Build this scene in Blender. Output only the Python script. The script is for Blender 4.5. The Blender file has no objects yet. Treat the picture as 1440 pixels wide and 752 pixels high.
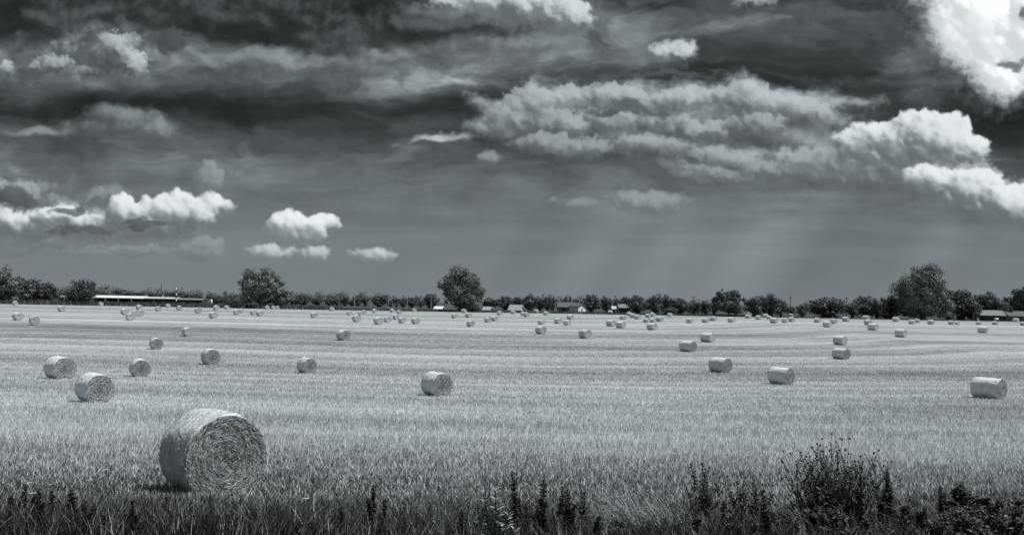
import bpy, math, random, os
import numpy as np
from mathutils import Vector
random.seed(7)
RNG = np.random.default_rng(11)
SC = bpy.context.scene
COL = SC.collection
PI = math.pi
R = math.radians

# ------------------------------------------------------------------ camera
FPX = 1247.0                       # focal length in pixels of the 1440 px wide photograph
EYE = 1.7
PITCH = math.atan(40 / FPX)
ROLL = 0.0209
Fv = Vector((0, math.cos(PITCH), math.sin(PITCH)))
Uv = Vector((0, -math.sin(PITCH), math.cos(PITCH)))
Xv = Vector((1, 0, 0))
cr, sr = math.cos(ROLL), math.sin(ROLL)
CR = Xv * cr + Uv * sr
CU = Uv * cr - Xv * sr
cam_d = bpy.data.cameras.new('camera')
cam = bpy.data.objects.new('camera', cam_d)
COL.objects.link(cam)
from mathutils import Matrix
m = Matrix((CR, CU, -Fv)).transposed().to_4x4()
m.translation = Vector((0, 0, EYE))
cam.matrix_world = m
cam_d.sensor_width = 36
cam_d.lens = FPX / 1440 * 36
cam_d.clip_end = 40000
cam_d.clip_start = 0.1
SC.camera = cam

def ray(px, py):
    d = Fv + CR * ((px - 720) / FPX) - CU * ((py - 376) / FPX)
    return d

# ------------------------------------------------------------------ terrain
PD = np.array([-400, -5, 3, 8, 16.7, 30, 44.5, 57, 72, 85, 125, 156, 187, 234, 312, 355, 600, 1500, 14000], float)
PH = np.array([1.7, 1.7, 1.95, 2.55, 3.76, 4.85, 5.7, 6.3, 6.95, 7.3, 7.55, 7.3, 7.0, 6.85, 6.45, 6.35, 6.4, 15.0, 130.0])
_t = np.linspace(-400, 1500, 19001)
_h = np.interp(_t, PD, PH)
def _smooth(a, n):
    k = np.hanning(n); k /= k.sum()
    p = np.pad(a, n // 2, mode='edge')
    return np.convolve(p, k, mode='valid')[:len(a)]
_h1 = _smooth(_h, 81); _h2 = _smooth(_h, 401)
_w = np.clip((_t - 30) / 40, 0, 1)
_h = _h1 * (1 - _w) + _h2 * _w
def H(y):
    return np.where(y < 1490, np.interp(y, _t, _h), np.interp(y, PD, PH))
def zt(x, y):
    return EYE - float(H(np.array(y)))
def edge_y(x):
    return 334 + 0.17 * x + 3 * math.sin(x * 0.03)

def hit(px, py):
    """ground point under a pixel"""
    d = ray(px, py)
    lo, hi = 4.0, 1400.0
    f = lambda t: (EYE + d.z / d.y * t) - zt(0, t)
    for _ in range(60):
        mid = math.sqrt(lo * hi)
        if f(mid) > 0: lo = mid
        else: hi = mid
    y = lo
    return Vector((d.x / d.y * y, y, zt(0, y)))

def at(px, dist):
    """ground point at a depth, in the column of a pixel near the horizon"""
    d = ray(px, 430)
    return Vector((d.x / d.y * dist, dist, zt(0, dist)))

def ztop(px, py, dist):
    d = ray(px, py)
    return EYE + d.z / d.y * dist

# ------------------------------------------------------------------ helpers
TINT = (0.925, 1.0, 1.045)
def tone(v, t=TINT):
    return (v * t[0], v * t[1], v * t[2], 1.0)

class NT:
    def __init__(s, tree): s.t = tree; s.n = tree.nodes; s.l = tree.links
    def new(s, typ, **kw):
        n = s.n.new(typ)
        for k, v in kw.items(): setattr(n, k, v)
        return n
    def put(s, sock, v):
        if v is None: return
        if isinstance(v, bpy.types.NodeSocket): s.l.new(v, sock)
        else: sock.default_value = v
    def math(s, op, a, b=None, c=None, clamp=False):
        n = s.new('ShaderNodeMath', operation=op); n.use_clamp = clamp
        s.put(n.inputs[0], a); s.put(n.inputs[1], b)
        if c is not None: s.put(n.inputs[2], c)
        return n.outputs[0]
    def vmath(s, op, a, b=None, scale=None):
        n = s.new('ShaderNodeVectorMath', operation=op)
        s.put(n.inputs[0], a)
        if b is not None: s.put(n.inputs[1], b)
        if scale is not None: s.put(n.inputs['Scale'], scale)
        return n.outputs['Value'] if op in ('LENGTH', 'DOT_PRODUCT') else n.outputs[0]
    def comb(s, x, y, z=0.0):
        n = s.new('ShaderNodeCombineXYZ')
        for i, v in enumerate((x, y, z)): s.put(n.inputs[i], v)
        return n.outputs[0]
    def sep(s, v):
        n = s.new('ShaderNodeSeparateXYZ'); s.put(n.inputs[0], v); return n.outputs
    def noise(s, vec, scale, detail=4, rough=.55, dist=0.0, lac=2.0, col=False, typ=None, norm=True):
        n = s.new('ShaderNodeTexNoise')
        if typ: n.noise_type = typ
        n.normalize = norm
        s.put(n.inputs['Vector'], vec)
        n.inputs['Scale'].default_value = scale
        n.inputs['Detail'].default_value = detail
        n.inputs['Roughness'].default_value = rough
        n.inputs['Lacunarity'].default_value = lac
        n.inputs['Distortion'].default_value = dist
        return n.outputs['Color'] if col else n.outputs[0]
    def range(s, v, a, b, c=0.0, d=1.0, smooth=False):
        n = s.new('ShaderNodeMapRange'); n.interpolation_type = 'SMOOTHSTEP' if smooth else 'LINEAR'
        for i, x in enumerate((v, a, b, c, d)): s.put(n.inputs[i], x)
        return n.outputs[0]
    def ramp(s, v, pts):
        n = s.new('ShaderNodeValToRGB'); s.put(n.inputs[0], v)
        e = n.color_ramp.elements
        while len(e) > 1: e.remove(e[-1])
        for i, (p, c) in enumerate(pts):
            k = e[0] if i == 0 else e.new(p)
            k.position = p
            k.color = (c, c, c, 1) if not isinstance(c, tuple) else c
        return n.outputs[0]
    def mixf(s, f, a, b):
        n = s.new('ShaderNodeMix'); n.data_type = 'FLOAT'
        s.put(n.inputs[0], f); s.put(n.inputs[2], a); s.put(n.inputs[3], b)
        return n.outputs[0]
    def mixc(s, f, a, b, blend='MIX'):
        n = s.new('ShaderNodeMix'); n.data_type = 'RGBA'; n.blend_type = blend
        s.put(n.inputs[0], f); s.put(n.inputs[6], a); s.put(n.inputs[7], b)
        return n.outputs[2]
    def tint(s, v, t=TINT):
        """grey value -> toned colour"""
        n = s.new('ShaderNodeVectorMath', operation='SCALE')
        n.inputs[0].default_value = t
        s.put(n.inputs['Scale'], v)
        return n.outputs[0]

def mat(name):
    m_ = bpy.data.materials.new(name); m_.use_nodes = True
    t = NT(m_.node_tree)
    b = m_.node_tree.nodes['Principled BSDF']
    b.inputs['Roughness'].default_value = .9
    b.inputs['Specular IOR Level'].default_value = .15
    return m_, t, b

def flat_mat(name, v, rough=.85, var=.25, scale=2.0, spec=.2):
    m_, t, b = mat(name)
    tc = t.new('ShaderNodeTexCoord')
    n = t.noise(tc.outputs['Object'], scale, 5, .6)
    val = t.math('MULTIPLY', v, t.range(n, .3, .7, 1 - var, 1 + var))
    t.put(b.inputs['Base Color'], t.tint(val))
    b.inputs['Roughness'].default_value = rough
    b.inputs['Specular IOR Level'].default_value = spec
    return m_

def mesh_np(name, verts, faces_flat, counts, smooth=False, attrs=None):
    me = bpy.data.meshes.new(name)
    nv = len(verts); nl = len(faces_flat); nf = len(counts)
    me.vertices.add(nv); me.vertices.foreach_set('co', np.ascontiguousarray(verts, dtype=np.float32).ravel())
    me.loops.add(nl); me.loops.foreach_set('vertex_index', np.ascontiguousarray(faces_flat, dtype=np.int32))
    me.polygons.add(nf)
    st = np.zeros(nf, np.int32); st[1:] = np.cumsum(counts)[:-1]
    me.polygons.foreach_set('loop_start', st)
    if smooth: me.polygons.foreach_set('use_smooth', np.ones(nf, bool))
    for k, v in (attrs or {}).items():
        a = me.attributes.new(k, 'FLOAT', 'POINT'); a.data.foreach_set('value', np.ascontiguousarray(v, dtype=np.float32))
    me.update(calc_edges=True)
    return me

def link(name, me, mats, parent=None, loc=None, rz=0.0):
    o = bpy.data.objects.new(name, me); COL.objects.link(o)
    if mats is not None:
        for k in (mats if isinstance(mats, (list, tuple)) else [mats]):
            if me and len(me.materials) < (len(mats) if isinstance(mats, (list, tuple)) else 1): me.materials.append(k)
    if parent: o.parent = parent
    if loc is not None: o.location = loc
    o.rotation_euler[2] = rz
    return o

def tag(o, label=None, cat=None, group=None, kind=None):
    if label: o['label'] = label
    if cat: o['category'] = cat
    if group: o['group'] = group
    if kind: o['kind'] = kind
    return o

def empty(name, loc, label, cat, group=None, rz=0.0):
    o = bpy.data.objects.new(name, None); COL.objects.link(o)
    o.location = loc; o.rotation_euler[2] = rz
    o.empty_display_size = .2
    return tag(o, label, cat, group)

def copy_tree(o, parent=None):
    c = o.copy(); COL.objects.link(c); c.parent = parent
    for ch in list(o.children): copy_tree(ch, c)
    return c

class MB:
    """collects simple solids into one mesh"""
    def __init__(s): s.v = []; s.f = []
    def add(s, v, f):
        b = len(s.v); s.v += [tuple(p) for p in v]; s.f += [tuple(i + b for i in q) for q in f]
    def box(s, x0, x1, y0, y1, z0, z1):
        s.add([(x0, y0, z0), (x1, y0, z0), (x1, y1, z0), (x0, y1, z0), (x0, y0, z1), (x1, y0, z1), (x1, y1, z1), (x0, y1, z1)],
              [(0, 3, 2, 1), (4, 5, 6, 7), (0, 1, 5, 4), (1, 2, 6, 5), (2, 3, 7, 6), (3, 0, 4, 7)])
    def tube(s, pts, rads, seg=6, cap=True):
        pts = [Vector(p) for p in pts]; b = len(s.v); n = len(pts)
        for i, p in enumerate(pts):
            d = (pts[min(i + 1, n - 1)] - pts[max(i - 1, 0)]).normalized()
            a = d.orthogonal().normalized() if abs(d.z) < .95 else Vector((1, 0, 0))
            a = (a - d * a.dot(d)).normalized(); c = d.cross(a)
            for k in range(seg):
                t = 2 * PI * k / seg
                s.v.append(tuple(p + (a * math.cos(t) + c * math.sin(t)) * rads[i]))
        for i in range(n - 1):
            for k in range(seg):
                s.f.append((b + i * seg + k, b + i * seg + (k + 1) % seg, b + (i + 1) * seg + (k + 1) % seg, b + (i + 1) * seg + k))
        if cap:
            s.f.append(tuple(b + k for k in range(seg))[::-1]); s.f.append(tuple(b + (n - 1) * seg + k for k in range(seg)))
    def prism(s, prof, x0, x1):
        """profile in (y,z) pulled along x"""
        n = len(prof); v = [(x0, y, z) for y, z in prof] + [(x1, y, z) for y, z in prof]
        f = [(i, (i + 1) % n, n + (i + 1) % n, n + i) for i in range(n)] + [tuple(range(n))[::-1], tuple(range(n, 2 * n))]
        s.add(v, f)
    def build(s, name, m_, parent=None, loc=None, rz=0.0, smooth=False):
        me = bpy.data.meshes.new(name); me.from_pydata(s.v, [], s.f); me.update()
        if smooth: me.polygons.foreach_set('use_smooth', np.ones(len(me.polygons), bool))
        return link(name, me, m_, parent, loc, rz)

# ------------------------------------------------------------------ world: sky and clouds
SUN_EL, SUN_AZ = R(60), R(10)       # sun stands to the right of the view, a little behind it is shade
def sky_uv(px, py):                         # photo pixel -> direction in the sky
    d = ray(px, py); return d.x / d.y * 12.47, d.z / d.y * 12.47
# ---- the sky, worked out once as a panel of brightness over direction (u = x/y, v = z/y, in hundredths of the focal length)
SKS = 110                                   # cells per unit
U0, U1, V0, V1 = -9.0, 9.0, -0.4, 5.2
def make_sky():
    wd, ht = int((U1 - U0) * SKS), int((V1 - V0) * SKS)
    gu, gv = np.meshgrid(U0 + (np.arange(wd) + .5) / SKS, V0 + (np.arange(ht) + .5) / SKS)
    gu = gu.astype(np.float32); gv = gv.astype(np.float32); GU, GV = gu, gv
    def perlin(x, y, seed):
        r = np.random.default_rng(seed); n = 256
        ang = r.random((n, n)) * 2 * np.pi; gx, gy = np.cos(ang).astype(np.float32), np.sin(ang).astype(np.float32)
        xi = np.floor(x).astype(np.int64); yi = np.floor(y).astype(np.int64)
        fx = x - xi; fy = y - yi
        sx = fx * fx * fx * (fx * (fx * 6 - 15) + 10); sy = fy * fy * fy * (fy * (fy * 6 - 15) + 10)
        def dot(i, j):
            a = (yi + j) % n; b = (xi + i) % n
            return gx[a, b] * (fx - i) + gy[a, b] * (fy - j)
        t0 = dot(0, 0) * (1 - sx) + dot(1, 0) * sx
        t1 = dot(0, 1) * (1 - sx) + dot(1, 1) * sx
        return (t0 * (1 - sy) + t1 * sy) * 1.5
    def fbm(x, y, octv, rough, seed):
        s = 0; a = 1.0; tot = 0
        for o in range(octv):
            s = s + a * perlin(x * 2 ** o + 17.3 * o, y * 2 ** o + 9.1 * o, seed + o); tot += a; a *= rough
        return s / tot
    def billow(x, y, octv, rough, seed):
        s = 0; a = 1.0; tot = 0
        for o in range(octv):
            s = s + a * np.abs(perlin(x * 2 ** o + 17.3 * o, y * 2 ** o + 9.1 * o, seed + o)); tot += a; a *= rough
        return s / tot
    def sstep(x, a, b):
        t = np.clip((x - a) / (b - a), 0, 1); return t * t * (3 - 2 * t)
    def blur(a, sg):
        n = int(sg * 3) * 2 + 1; k = np.exp(-.5 * ((np.arange(n) - n // 2) / sg) ** 2); k /= k.sum()
        F = np.fft.rfft2(np.pad(a, n, mode='edge'))
        K = np.zeros((a.shape[0] + 2 * n, a.shape[1] + 2 * n)); 
        K[:n, :n] = np.outer(k, k); K = np.roll(K, (-(n // 2), -(n // 2)), (0, 1))
        return np.fft.irfft2(F * np.fft.rfft2(K), K.shape)[n:-n, n:-n]
    def ell(x, y, px, py, rx, ry, rot):
        cu, cv = sky_uv(px, py); c, s_ = math.cos(math.radians(rot)), math.sin(math.radians(rot))
        dx, dy = x - cu, y - cv
        return np.sqrt(((dx * c + dy * s_) / (rx / 100)) ** 2 + ((-dx * s_ + dy * c) / (ry / 100)) ** 2)
    def warp(a, dx, dy):
        """read a at a shifted place (bilinear)"""
        yy, xx = np.mgrid[0:a.shape[0], 0:a.shape[1]]
        x = np.clip(xx + dx * SKS, 0, a.shape[1] - 1.001); y = np.clip(yy + dy * SKS, 0, a.shape[0] - 1.001)
        x0 = x.astype(int); y0 = y.astype(int); fx = x - x0; fy = y - y0
        return (a[y0, x0] * (1 - fx) + a[y0, x0 + 1] * fx) * (1 - fy) + (a[y0 + 1, x0] * (1 - fx) + a[y0 + 1, x0 + 1] * fx) * fy
    # ---------------- the veil
    wx = fbm(gu * .5, gv * 1.2, 5, .55, 1) * 1.1; wy = fbm(gu * .5 + 40, gv * 1.2, 5, .55, 2) * .42
    x, y = gu + wx, gv + wy
    img = np.interp(y, [0, .4, .9, 1.5, 2.0, 2.5, 3.0, 3.6, 4.3, 5.2], [.222, .212, .188, .148, .088, .048, .042, .060, .050, .055])
    soft = [
        (330, 20, 280, 44, -3, -.12), (470, 60, 150, 34, 0, -.07), (270, 20, 220, 40, 0, -.04), (50, 40, 90, 40, 0, -.02),
        (430, 92, 300, 24, -2, .17), (650, 78, 260, 30, 3, .17), (200, 215, 330, 26, 0, -.025), (160, 70, 90, 40, 10, .09), (60, 95, 80, 30, 0, .07), (170, 118, 80, 18, 0, .06),
        (130, 205, 130, 22, -3, .03), (40, 165, 70, 25, 0, .015), (340, 222, 130, 16, 5, .045), (480, 215, 90, 14, 0, .035), (400, 240, 140, 20, 0, .03),
        (540, 148, 400, 24, 1, -.04), (150, 170, 300, 40, 0, -.02), (760, 82, 200, 12, 2, -.03), (860, 103, 200, 10, 2, -.04), (120, 150, 120, 14, 0, -.03),
        (830, 50, 150, 34, 0, .07), (960, 44, 150, 20, -4, .07), (1060, 25, 100, 20, -8, .07), (890, 8, 110, 14, 0, -.07),
        (1130, 72, 160, 30, -6, -.03), (1290, 110, 60, 90, 35, .07),
        (1000, 108, 220, 14, 2, -.035), (1130, 128, 130, 12, 0, -.03), (1340, 160, 160, 30, 0, -.03), (1430, 190, 60, 70, 0, -.04),
        (1200, 300, 240, 60, 0, .01), (1130, 350, 150, 60, 60, .02), (180, 345, 240, 18, 0, .02), (200, 240, 220, 26, 0, .02), (800, 395, 500, 30, 0, -.012),
    ]
    for px, py, rx, ry, rot, amp in soft:
        img = img + amp * np.exp(-ell(x, y, px, py, rx, ry, rot) ** 2)
    img = np.where(img < .04, .04 * np.exp(np.clip((img - .04) / .045, -1.1, 0)), img)
    hi = sstep(gv, .7, 2.6)
    n1 = fbm(x * .9, y * 2.1, 8, .58, 20); n2 = fbm(gu * .4, gv * 3.6, 5, .5, 31)
    img = img * np.exp(hi * n1 * 1.6) * np.exp(n2 * np.clip(gv * .3, .05, .34))
    sh = fbm((gu - gv * .62) * .62, gv * .06, 2, .45, 44)
    m_ = np.exp(-ell(gu, gv, 1080, 345, 300, 95, 0) ** 2) + .6 * np.exp(-ell(gu, gv, 760, 370, 130, 70, 0) ** 2)
    img = img * (1 + m_ * (sh * .75 + .04))
    # ---------------- grey banks: eroded ellipses, sun side told from lee side by the fall of their thickness
    def window(ells, pad=.5):
        c = [(sky_uv(e[0], e[1]), max(e[2], e[3]) / 100) for e in ells]
        a0 = min(p[0] - r for p, r in c) - pad; a1 = max(p[0] + r for p, r in c) + pad
        b0 = min(p[1] - r for p, r in c) - pad; b1 = max(p[1] + r for p, r in c) + pad
        i0 = max(int((a0 - U0) * SKS), 0); i1 = min(int((a1 - U0) * SKS), wd); j0 = max(int((b0 - V0) * SKS), 0); j1 = min(int((b1 - V0) * SKS), ht)
        return (slice(j0, j1), slice(i0, i1))
    def bank(img_, ells, sc, kn, ragged, lo, edge, dark, mid, bright, gain, seed, op=1.0, L=(.09, .12), stretch=1.0):
        w_ = window(ells); img = img_[w_]; gu, gv = GU[w_], GV[w_]
        a = fbm(gu * sc * .9, gv * sc * .9 * stretch, 4, .5, seed) * ragged; b = fbm(gu * sc * .9 + 9, gv * sc * .9 * stretch, 4, .5, seed + 5) * ragged * .6
        d = np.full_like(gu, -9.0)
        for e in ells:
            r = 1 - ell(gu + a, gv + b, *e); h = np.clip(.25 - np.abs(d - r), 0, None) / .25
            d = np.maximum(d, r) + h * h * h * .25 / 6
        bl = .45 - billow(gu * sc * 1.5 + a * .6, gv * sc * 1.5 * stretch, 6, .55, seed + 9) * 1.6
        fb = fbm(gu * sc * 1.4, gv * sc * 1.4 * stretch, 8, .6, seed + 20)
        d = d + kn * (bl * .75 + fb * .8)
        d1 = warp(d, L[0], L[1]); d2 = warp(d, L[0] * 3, L[1] * 3)
        rel = ((d - d1) * .7 + (d - d2) * .25) * gain
        alpha = sstep(d, lo, lo + edge) * op
        lit = np.clip(.40 + rel + .18 * fbm(gu * 4, gv * 4, 4, .6, seed + 33), 0, 1)
        val = np.interp(lit, [0, .45, 1], [dark, mid, bright])
        img_[w_] = img * (1 - alpha) + val * alpha
        return img_
    def heap(img_, ells, seed, dark, bright, soft_px=1.6, size=.42, op=1.0, wob=.05, n_lv=3, base=.6, shade=1.0):
        w_ = window(ells, .6); img = img_[w_]; gu, gv = GU[w_], GV[w_]
        hh, ww = gu.shape; a0, b0 = gu[0, 0], gv[0, 0]
        r = np.random.default_rng(seed)
        z = np.full((hh, ww), -9.0)
        sph = []
        for (px, py, rx, ry, rot) in ells:
            cu, cv = sky_uv(px, py); rx, ry = rx / 100, ry / 100
            n = int(10 + 16 * rx / ry)
            c, s_ = math.cos(math.radians(rot)), math.sin(math.radians(rot))
            for i in range(n):
                t = r.random() * 6.283; q = math.sqrt(r.random()) * .8
                ex, ey = math.cos(t) * q * rx, math.sin(t) * q * ry
                if ey < 0: ey *= .8
                rad = ry * size * (1.15 - .75 * q) * r.uniform(.7, 1.3)
                sph.append((cu + ex * c - ey * s_, cv + ex * s_ + ey * c, r.uniform(-.35, .35) * ry + (1 - q) * ry * .4, rad))
        lv = list(sph)
        for k in range(n_lv):
            nx = []
            for (a, b, zz, rad) in lv:
                if rad * SKS < 2.2: continue
                for j in range(7 if k == 0 else 5):
                    t = r.random() * 6.283; ph = r.uniform(-.2, 1.2)
                    dx, dy, dz = math.cos(t) * math.cos(ph), math.sin(t) * math.cos(ph), math.sin(ph)
                    if dy < -.35 and r.random() < .7: continue
                    nx.append((a + dx * rad * .85, b + dy * rad * .85, zz + dz * rad * .85, rad * r.uniform(.36, .56)))
            sph += nx; lv = nx
        for (a, b, zz, rad) in sph:
            i0, i1 = int((a - rad - a0) * SKS), int((a + rad - a0) * SKS) + 2
            j0, j1 = int((b - rad - b0) * SKS), int((b + rad - b0) * SKS) + 2
            i0, j0 = max(i0, 0), max(j0, 0); i1, j1 = min(i1, ww), min(j1, hh)
            if i1 <= i0 or j1 <= j0: continue
            q = rad * rad - (gu[j0:j1, i0:i1] - a) ** 2 - (gv[j0:j1, i0:i1] - b) ** 2
            z[j0:j1, i0:i1] = np.maximum(z[j0:j1, i0:i1], np.where(q > 0, zz + np.sqrt(np.maximum(q, 0)), -9.0))
        cov = (z > -8).astype(np.float32)
        zf = np.where(cov > 0, z, z[z > -8].min())
        def nrm(a):
            gy_, gx_ = np.gradient(a * SKS); l = np.sqrt(gx_ ** 2 + gy_ ** 2 + 1); return -gx_ / l, -gy_ / l, 1 / l
        ll = np.array([.62, .70, .35]); ll /= np.linalg.norm(ll)
        sh = 0
        for sg, wt in ((1.2, .34), (3.5, .5), (11.0, .5)):
            a, b, c = nrm(blur(zf, sg)); sh = sh + wt * (a * ll[0] + b * ll[1] + c * ll[2])
        sh = sh / 1.34
        cb = blur(cov, 8.0)
        th = warp(cb, .12, .16) + warp(blur(cov, 20.0), .25, .34)
        und = 1 - warp(cb, -.03, -.16)                      # nothing below: the flat dull base
        lit = (.40 + .78 * sh - .20 * shade * np.minimum(th - .75, .9) - .24 * base * und)
        wbx = fbm(gu * 7, gv * 7, 4, .6, seed + 2) * wob; wby = fbm(gu * 7 + 30, gv * 7, 4, .6, seed + 3) * wob
        al = warp(blur(cov, soft_px), wbx, wby)
        al2 = warp(blur(cov, soft_px * 3.5 + 2), wbx * 2, wby * 2)
        k = sstep(und, .25, .95) * base
        al = al * (1 - k) + al2 * k
        fr = fbm(gu * 9, gv * 9, 5, .65, seed + 4)
        al = sstep(al + fr * .36 * (1 - np.abs(2 * al - 1)), .12, .95) * op
        lit = warp(blur(lit, 1.2), wbx * .7, wby * .7) + .22 * fbm(gu * 2.2, gv * 2.6, 6, .6, seed + 7)
        lit = 1 / (1 + np.exp(-(lit - .5) * 4.4))
        val = dark + (bright - dark) * lit ** 1.3
        img_[w_] = img * (1 - al) + val * al
        return img_
    img = bank(img, [(760, 150, 100, 40, 4), (850, 165, 150, 52, 0), (980, 155, 150, 48, 5), (1100, 155, 130, 40, -4), (900, 200, 190, 24, -3), (790, 200, 100, 18, 0), (700, 180, 60, 22, 0),
                      (1040, 228, 110, 26, -6), (1150, 205, 120, 40, -10), (1010, 243, 110, 16, -8), (630, 195, 70, 9, 0), (1250, 215, 110, 38, -8), (1180, 245, 130, 22, -6)],
                1.0, .7, .42, -.14, .75, .085, .20, .55, .72, 60, .95, (.08, .13), 1.4)
    img = heap(img, [(745, 145, 50, 22, 10), (800, 138, 40, 18, 0), (860, 136, 60, 18, 0), (965, 140, 60, 16, 6), (1045, 136, 50, 20, 0), (1120, 152, 60, 16, -8), (770, 175, 60, 24, 0), (870, 172, 50, 20, 8), (710, 172, 36, 20, 0), (960, 182, 80, 18, -6), (1060, 178, 60, 16, 0)], 31, .10, .62, 3.0, .6, .7, .11, 3, .35)
    img = heap(img, [(770, 203, 50, 16, 0), (830, 208, 36, 14, 0), (910, 203, 60, 12, 0), (1020, 222, 60, 13, -6), (1000, 245, 60, 10, -10), (1080, 240, 60, 12, 0), (1160, 245, 60, 12, -6), (640, 194, 30, 6, 0)], 32, .12, .50, 3.6, .6, .65, .11, 3, .4)
    img = bank(img, [(690, 222, 30, 10, 0), (905, 286, 66, 20, -3), (815, 290, 46, 9, 0)],
                1.6, .7, .3, -.05, .6, .15, .21, .34, .5, 260, .6, (.06, .1), 1.3)
    img = bank(img, [(100, 60, 110, 40, 20), (185, 85, 60, 34, -20), (50, 95, 90, 26, 15), (10, 95, 40, 26, 0), (130, 105, 80, 20, 10), (760, 14, 130, 30, 4), (650, 10, 90, 22, 0), (560, 75, 190, 22, 2), (400, 92, 180, 20, 0), (720, 62, 110, 22, 0),
                      (215, 168, 24, 13, 0), (568, 108, 18, 16, 0), (60, 190, 70, 12, 0), (25, 255, 80, 22, 0), (290, 250, 36, 36, 60), (138, 272, 20, 18, 0), (180, 175, 100, 26, 0)],
                1.2, .85, .5, -.08, .9, .055, .13, .32, .7, 110, .8)
    img = heap(img, [(160, 72, 40, 26, 30), (188, 90, 22, 18, 0), (130, 100, 36, 10, 10), (70, 92, 36, 14, 10), (95, 60, 34, 16, 30), (8, 98, 20, 10, 0)], 33, .05, .66, 2.6, .5, .85, .11)
    img = heap(img, [(215, 168, 14, 9, 0), (566, 108, 11, 12, 0), (28, 190, 12, 8, 0), (88, 192, 10, 9, 0), (150, 165, 50, 10, 0), (365, 185, 20, 6, 0)], 34, .07, .17, 4.0, .6, .6, .12)
    img = bank(img, [(60, 345, 140, 12, 0), (160, 350, 170, 12, 0), (282, 352, 50, 20, -6), (285, 338, 34, 12, 0), (100, 325, 240, 24, 0)],
                1.5, .6, .35, -.10, .8, .14, .20, .34, .45, 160, .75, (.05, .08))
    img = bank(img, [(330, 18, 270, 46, 0), (480, 52, 120, 34, 0), (60, 36, 80, 40, 0), (600, 40, 120, 26, 4), (240, 62, 40, 26, 0), (150, 15, 160, 26, 0)],
                1.15, .8, .45, -.10, .8, .011, .034, .12, .8, 60, .86, (.08, .12), 1.2)
    img = bank(img, [(890, 6, 120, 16, 0), (1110, 62, 130, 22, -6), (1240, 60, 70, 40, 20), (1170, 18, 100, 18, 0), (1290, 30, 40, 40, 0), (930, 112, 120, 10, 0), (1250, 120, 140, 18, 0), (700, 100, 120, 10, 0)],
                1.3, .9, .45, .0, .9, .020, .045, .11, .6, 60, .7, (.08, .12), 1.5)
    # ---------------- heaped clouds
    img = heap(img, [(150, 320, 150, 19, 0), (40, 314, 80, 26, 0), (95, 306, 50, 22, 0), (230, 314, 70, 22, 0), (20, 268, 50, 14, 0)], 5, .14, .50, 4.2, .5, .8, .09)
    img = heap(img, [(62, 306, 30, 16, 0), (90, 300, 22, 13, 0), (176, 302, 34, 29, 0), (206, 307, 38, 28, 0), (240, 298, 38, 30, 0), (272, 302, 34, 27, 8), (10, 310, 36, 25, 0), (296, 286, 18, 17, -10), (318, 290, 16, 9, 0), (120, 314, 34, 15, 0), (152, 316, 26, 12, 0)], 6, .15, .92, 2.3, .46, 1.0, .05, 3, .6, 1.3)
    img = heap(img, [(296, 252, 15, 24, 0), (280, 262, 10, 14, 0), (75, 283, 28, 9, 0), (138, 273, 13, 11, 0)], 7, .15, .42, 3.2, .5, .6, .10)
    img = heap(img, [(415, 325, 56, 18, 0), (402, 314, 34, 19, 10), (432, 318, 32, 16, 0), (460, 312, 24, 11, -15)], 8, .20, .96, 2.3, .46, 1.0, .05, 3, .5, 1.3)
    img = heap(img, [(383, 354, 46, 11, 0), (445, 357, 27, 11, 0), (532, 359, 34, 10, 0), (503, 356, 24, 6, 0)], 9, .19, .70, 2.4)
    img = heap(img, [(280, 355, 44, 11, 0), (290, 342, 30, 12, 0), (200, 352, 60, 9, 0), (130, 355, 60, 8, 0)], 19, .17, .38, 3.4, .45, .7, .08)
    img = heap(img, [(520, 376, 16, 5, 0), (570, 371, 18, 4, 0)], 39, .19, .30, 3.0, .45, .6, .08)
    img = heap(img, [(935, 79, 30, 17, 0), (957, 76, 26, 18, 0)], 10, .10, .72, 5.5, .62, .95, .10, 2, .9)
    img = heap(img, [(688, 222, 24, 10, 0), (905, 286, 54, 17, -3), (933, 283, 32, 13, 0), (815, 288, 30, 6, 0)], 20, .15, .42, 3.6, .5, .6, .10)
    img = heap(img, [(1200, 228, 80, 30, -8), (1150, 235, 80, 22, -8), (1270, 235, 90, 34, 0), (1340, 255, 80, 26, 12), (1400, 285, 80, 28, 16)], 11, .13, .50, 5.0, .6, .9, .12, 3, .9, .6)
    img = heap(img, [(1240, 200, 60, 28, -14), (1300, 200, 80, 40, 14), (1350, 212, 52, 22, 12), (1288, 178, 40, 24, 0), (1215, 212, 50, 24, -10), (1190, 200, 30, 14, -8)], 12, .15, .92, 2.6, .5, 1.0, .06, 3, .7, 1.2)
    img = heap(img, [(1310, 255, 50, 22, -8), (1365, 264, 56, 27, 16), (1410, 284, 50, 26, 16), (1455, 298, 50, 24, 10)], 13, .16, .92, 2.6, .5, 1.0, .06, 3, .7, 1.2)
    img = heap(img, [(1395, 30, 90, 60, 10), (1360, 50, 60, 54, 40), (1430, 70, 60, 60, 0), (1405, 112, 40, 44, 60), (1345, 25, 44, 40, 0), (1470, 40, 60, 80, 0), (1330, 60, 30, 40, 30)], 14, .12, .42, 24.0, .6, .85, .2, 2, .2, .3)
    img = heap(img, [(1395, 20, 80, 56, 10), (1368, 45, 54, 48, 40), (1430, 60, 60, 56, 0), (1405, 105, 32, 40, 60), (1350, 20, 40, 36, 0), (1470, 40, 50, 80, 0)], 16, .70, 1.32, 13.0, .62, 1.0, .10, 2, .25, .1)
    img = heap(img, [(1060, 4, 46, 8, 0), (1300, 3, 50, 9, 0), (735, 10, 90, 30, 0), (795, 22, 44, 26, 0), (660, 8, 70, 20, 0)], 15, .14, .82, 6.0, .6, .9, .16)
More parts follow.
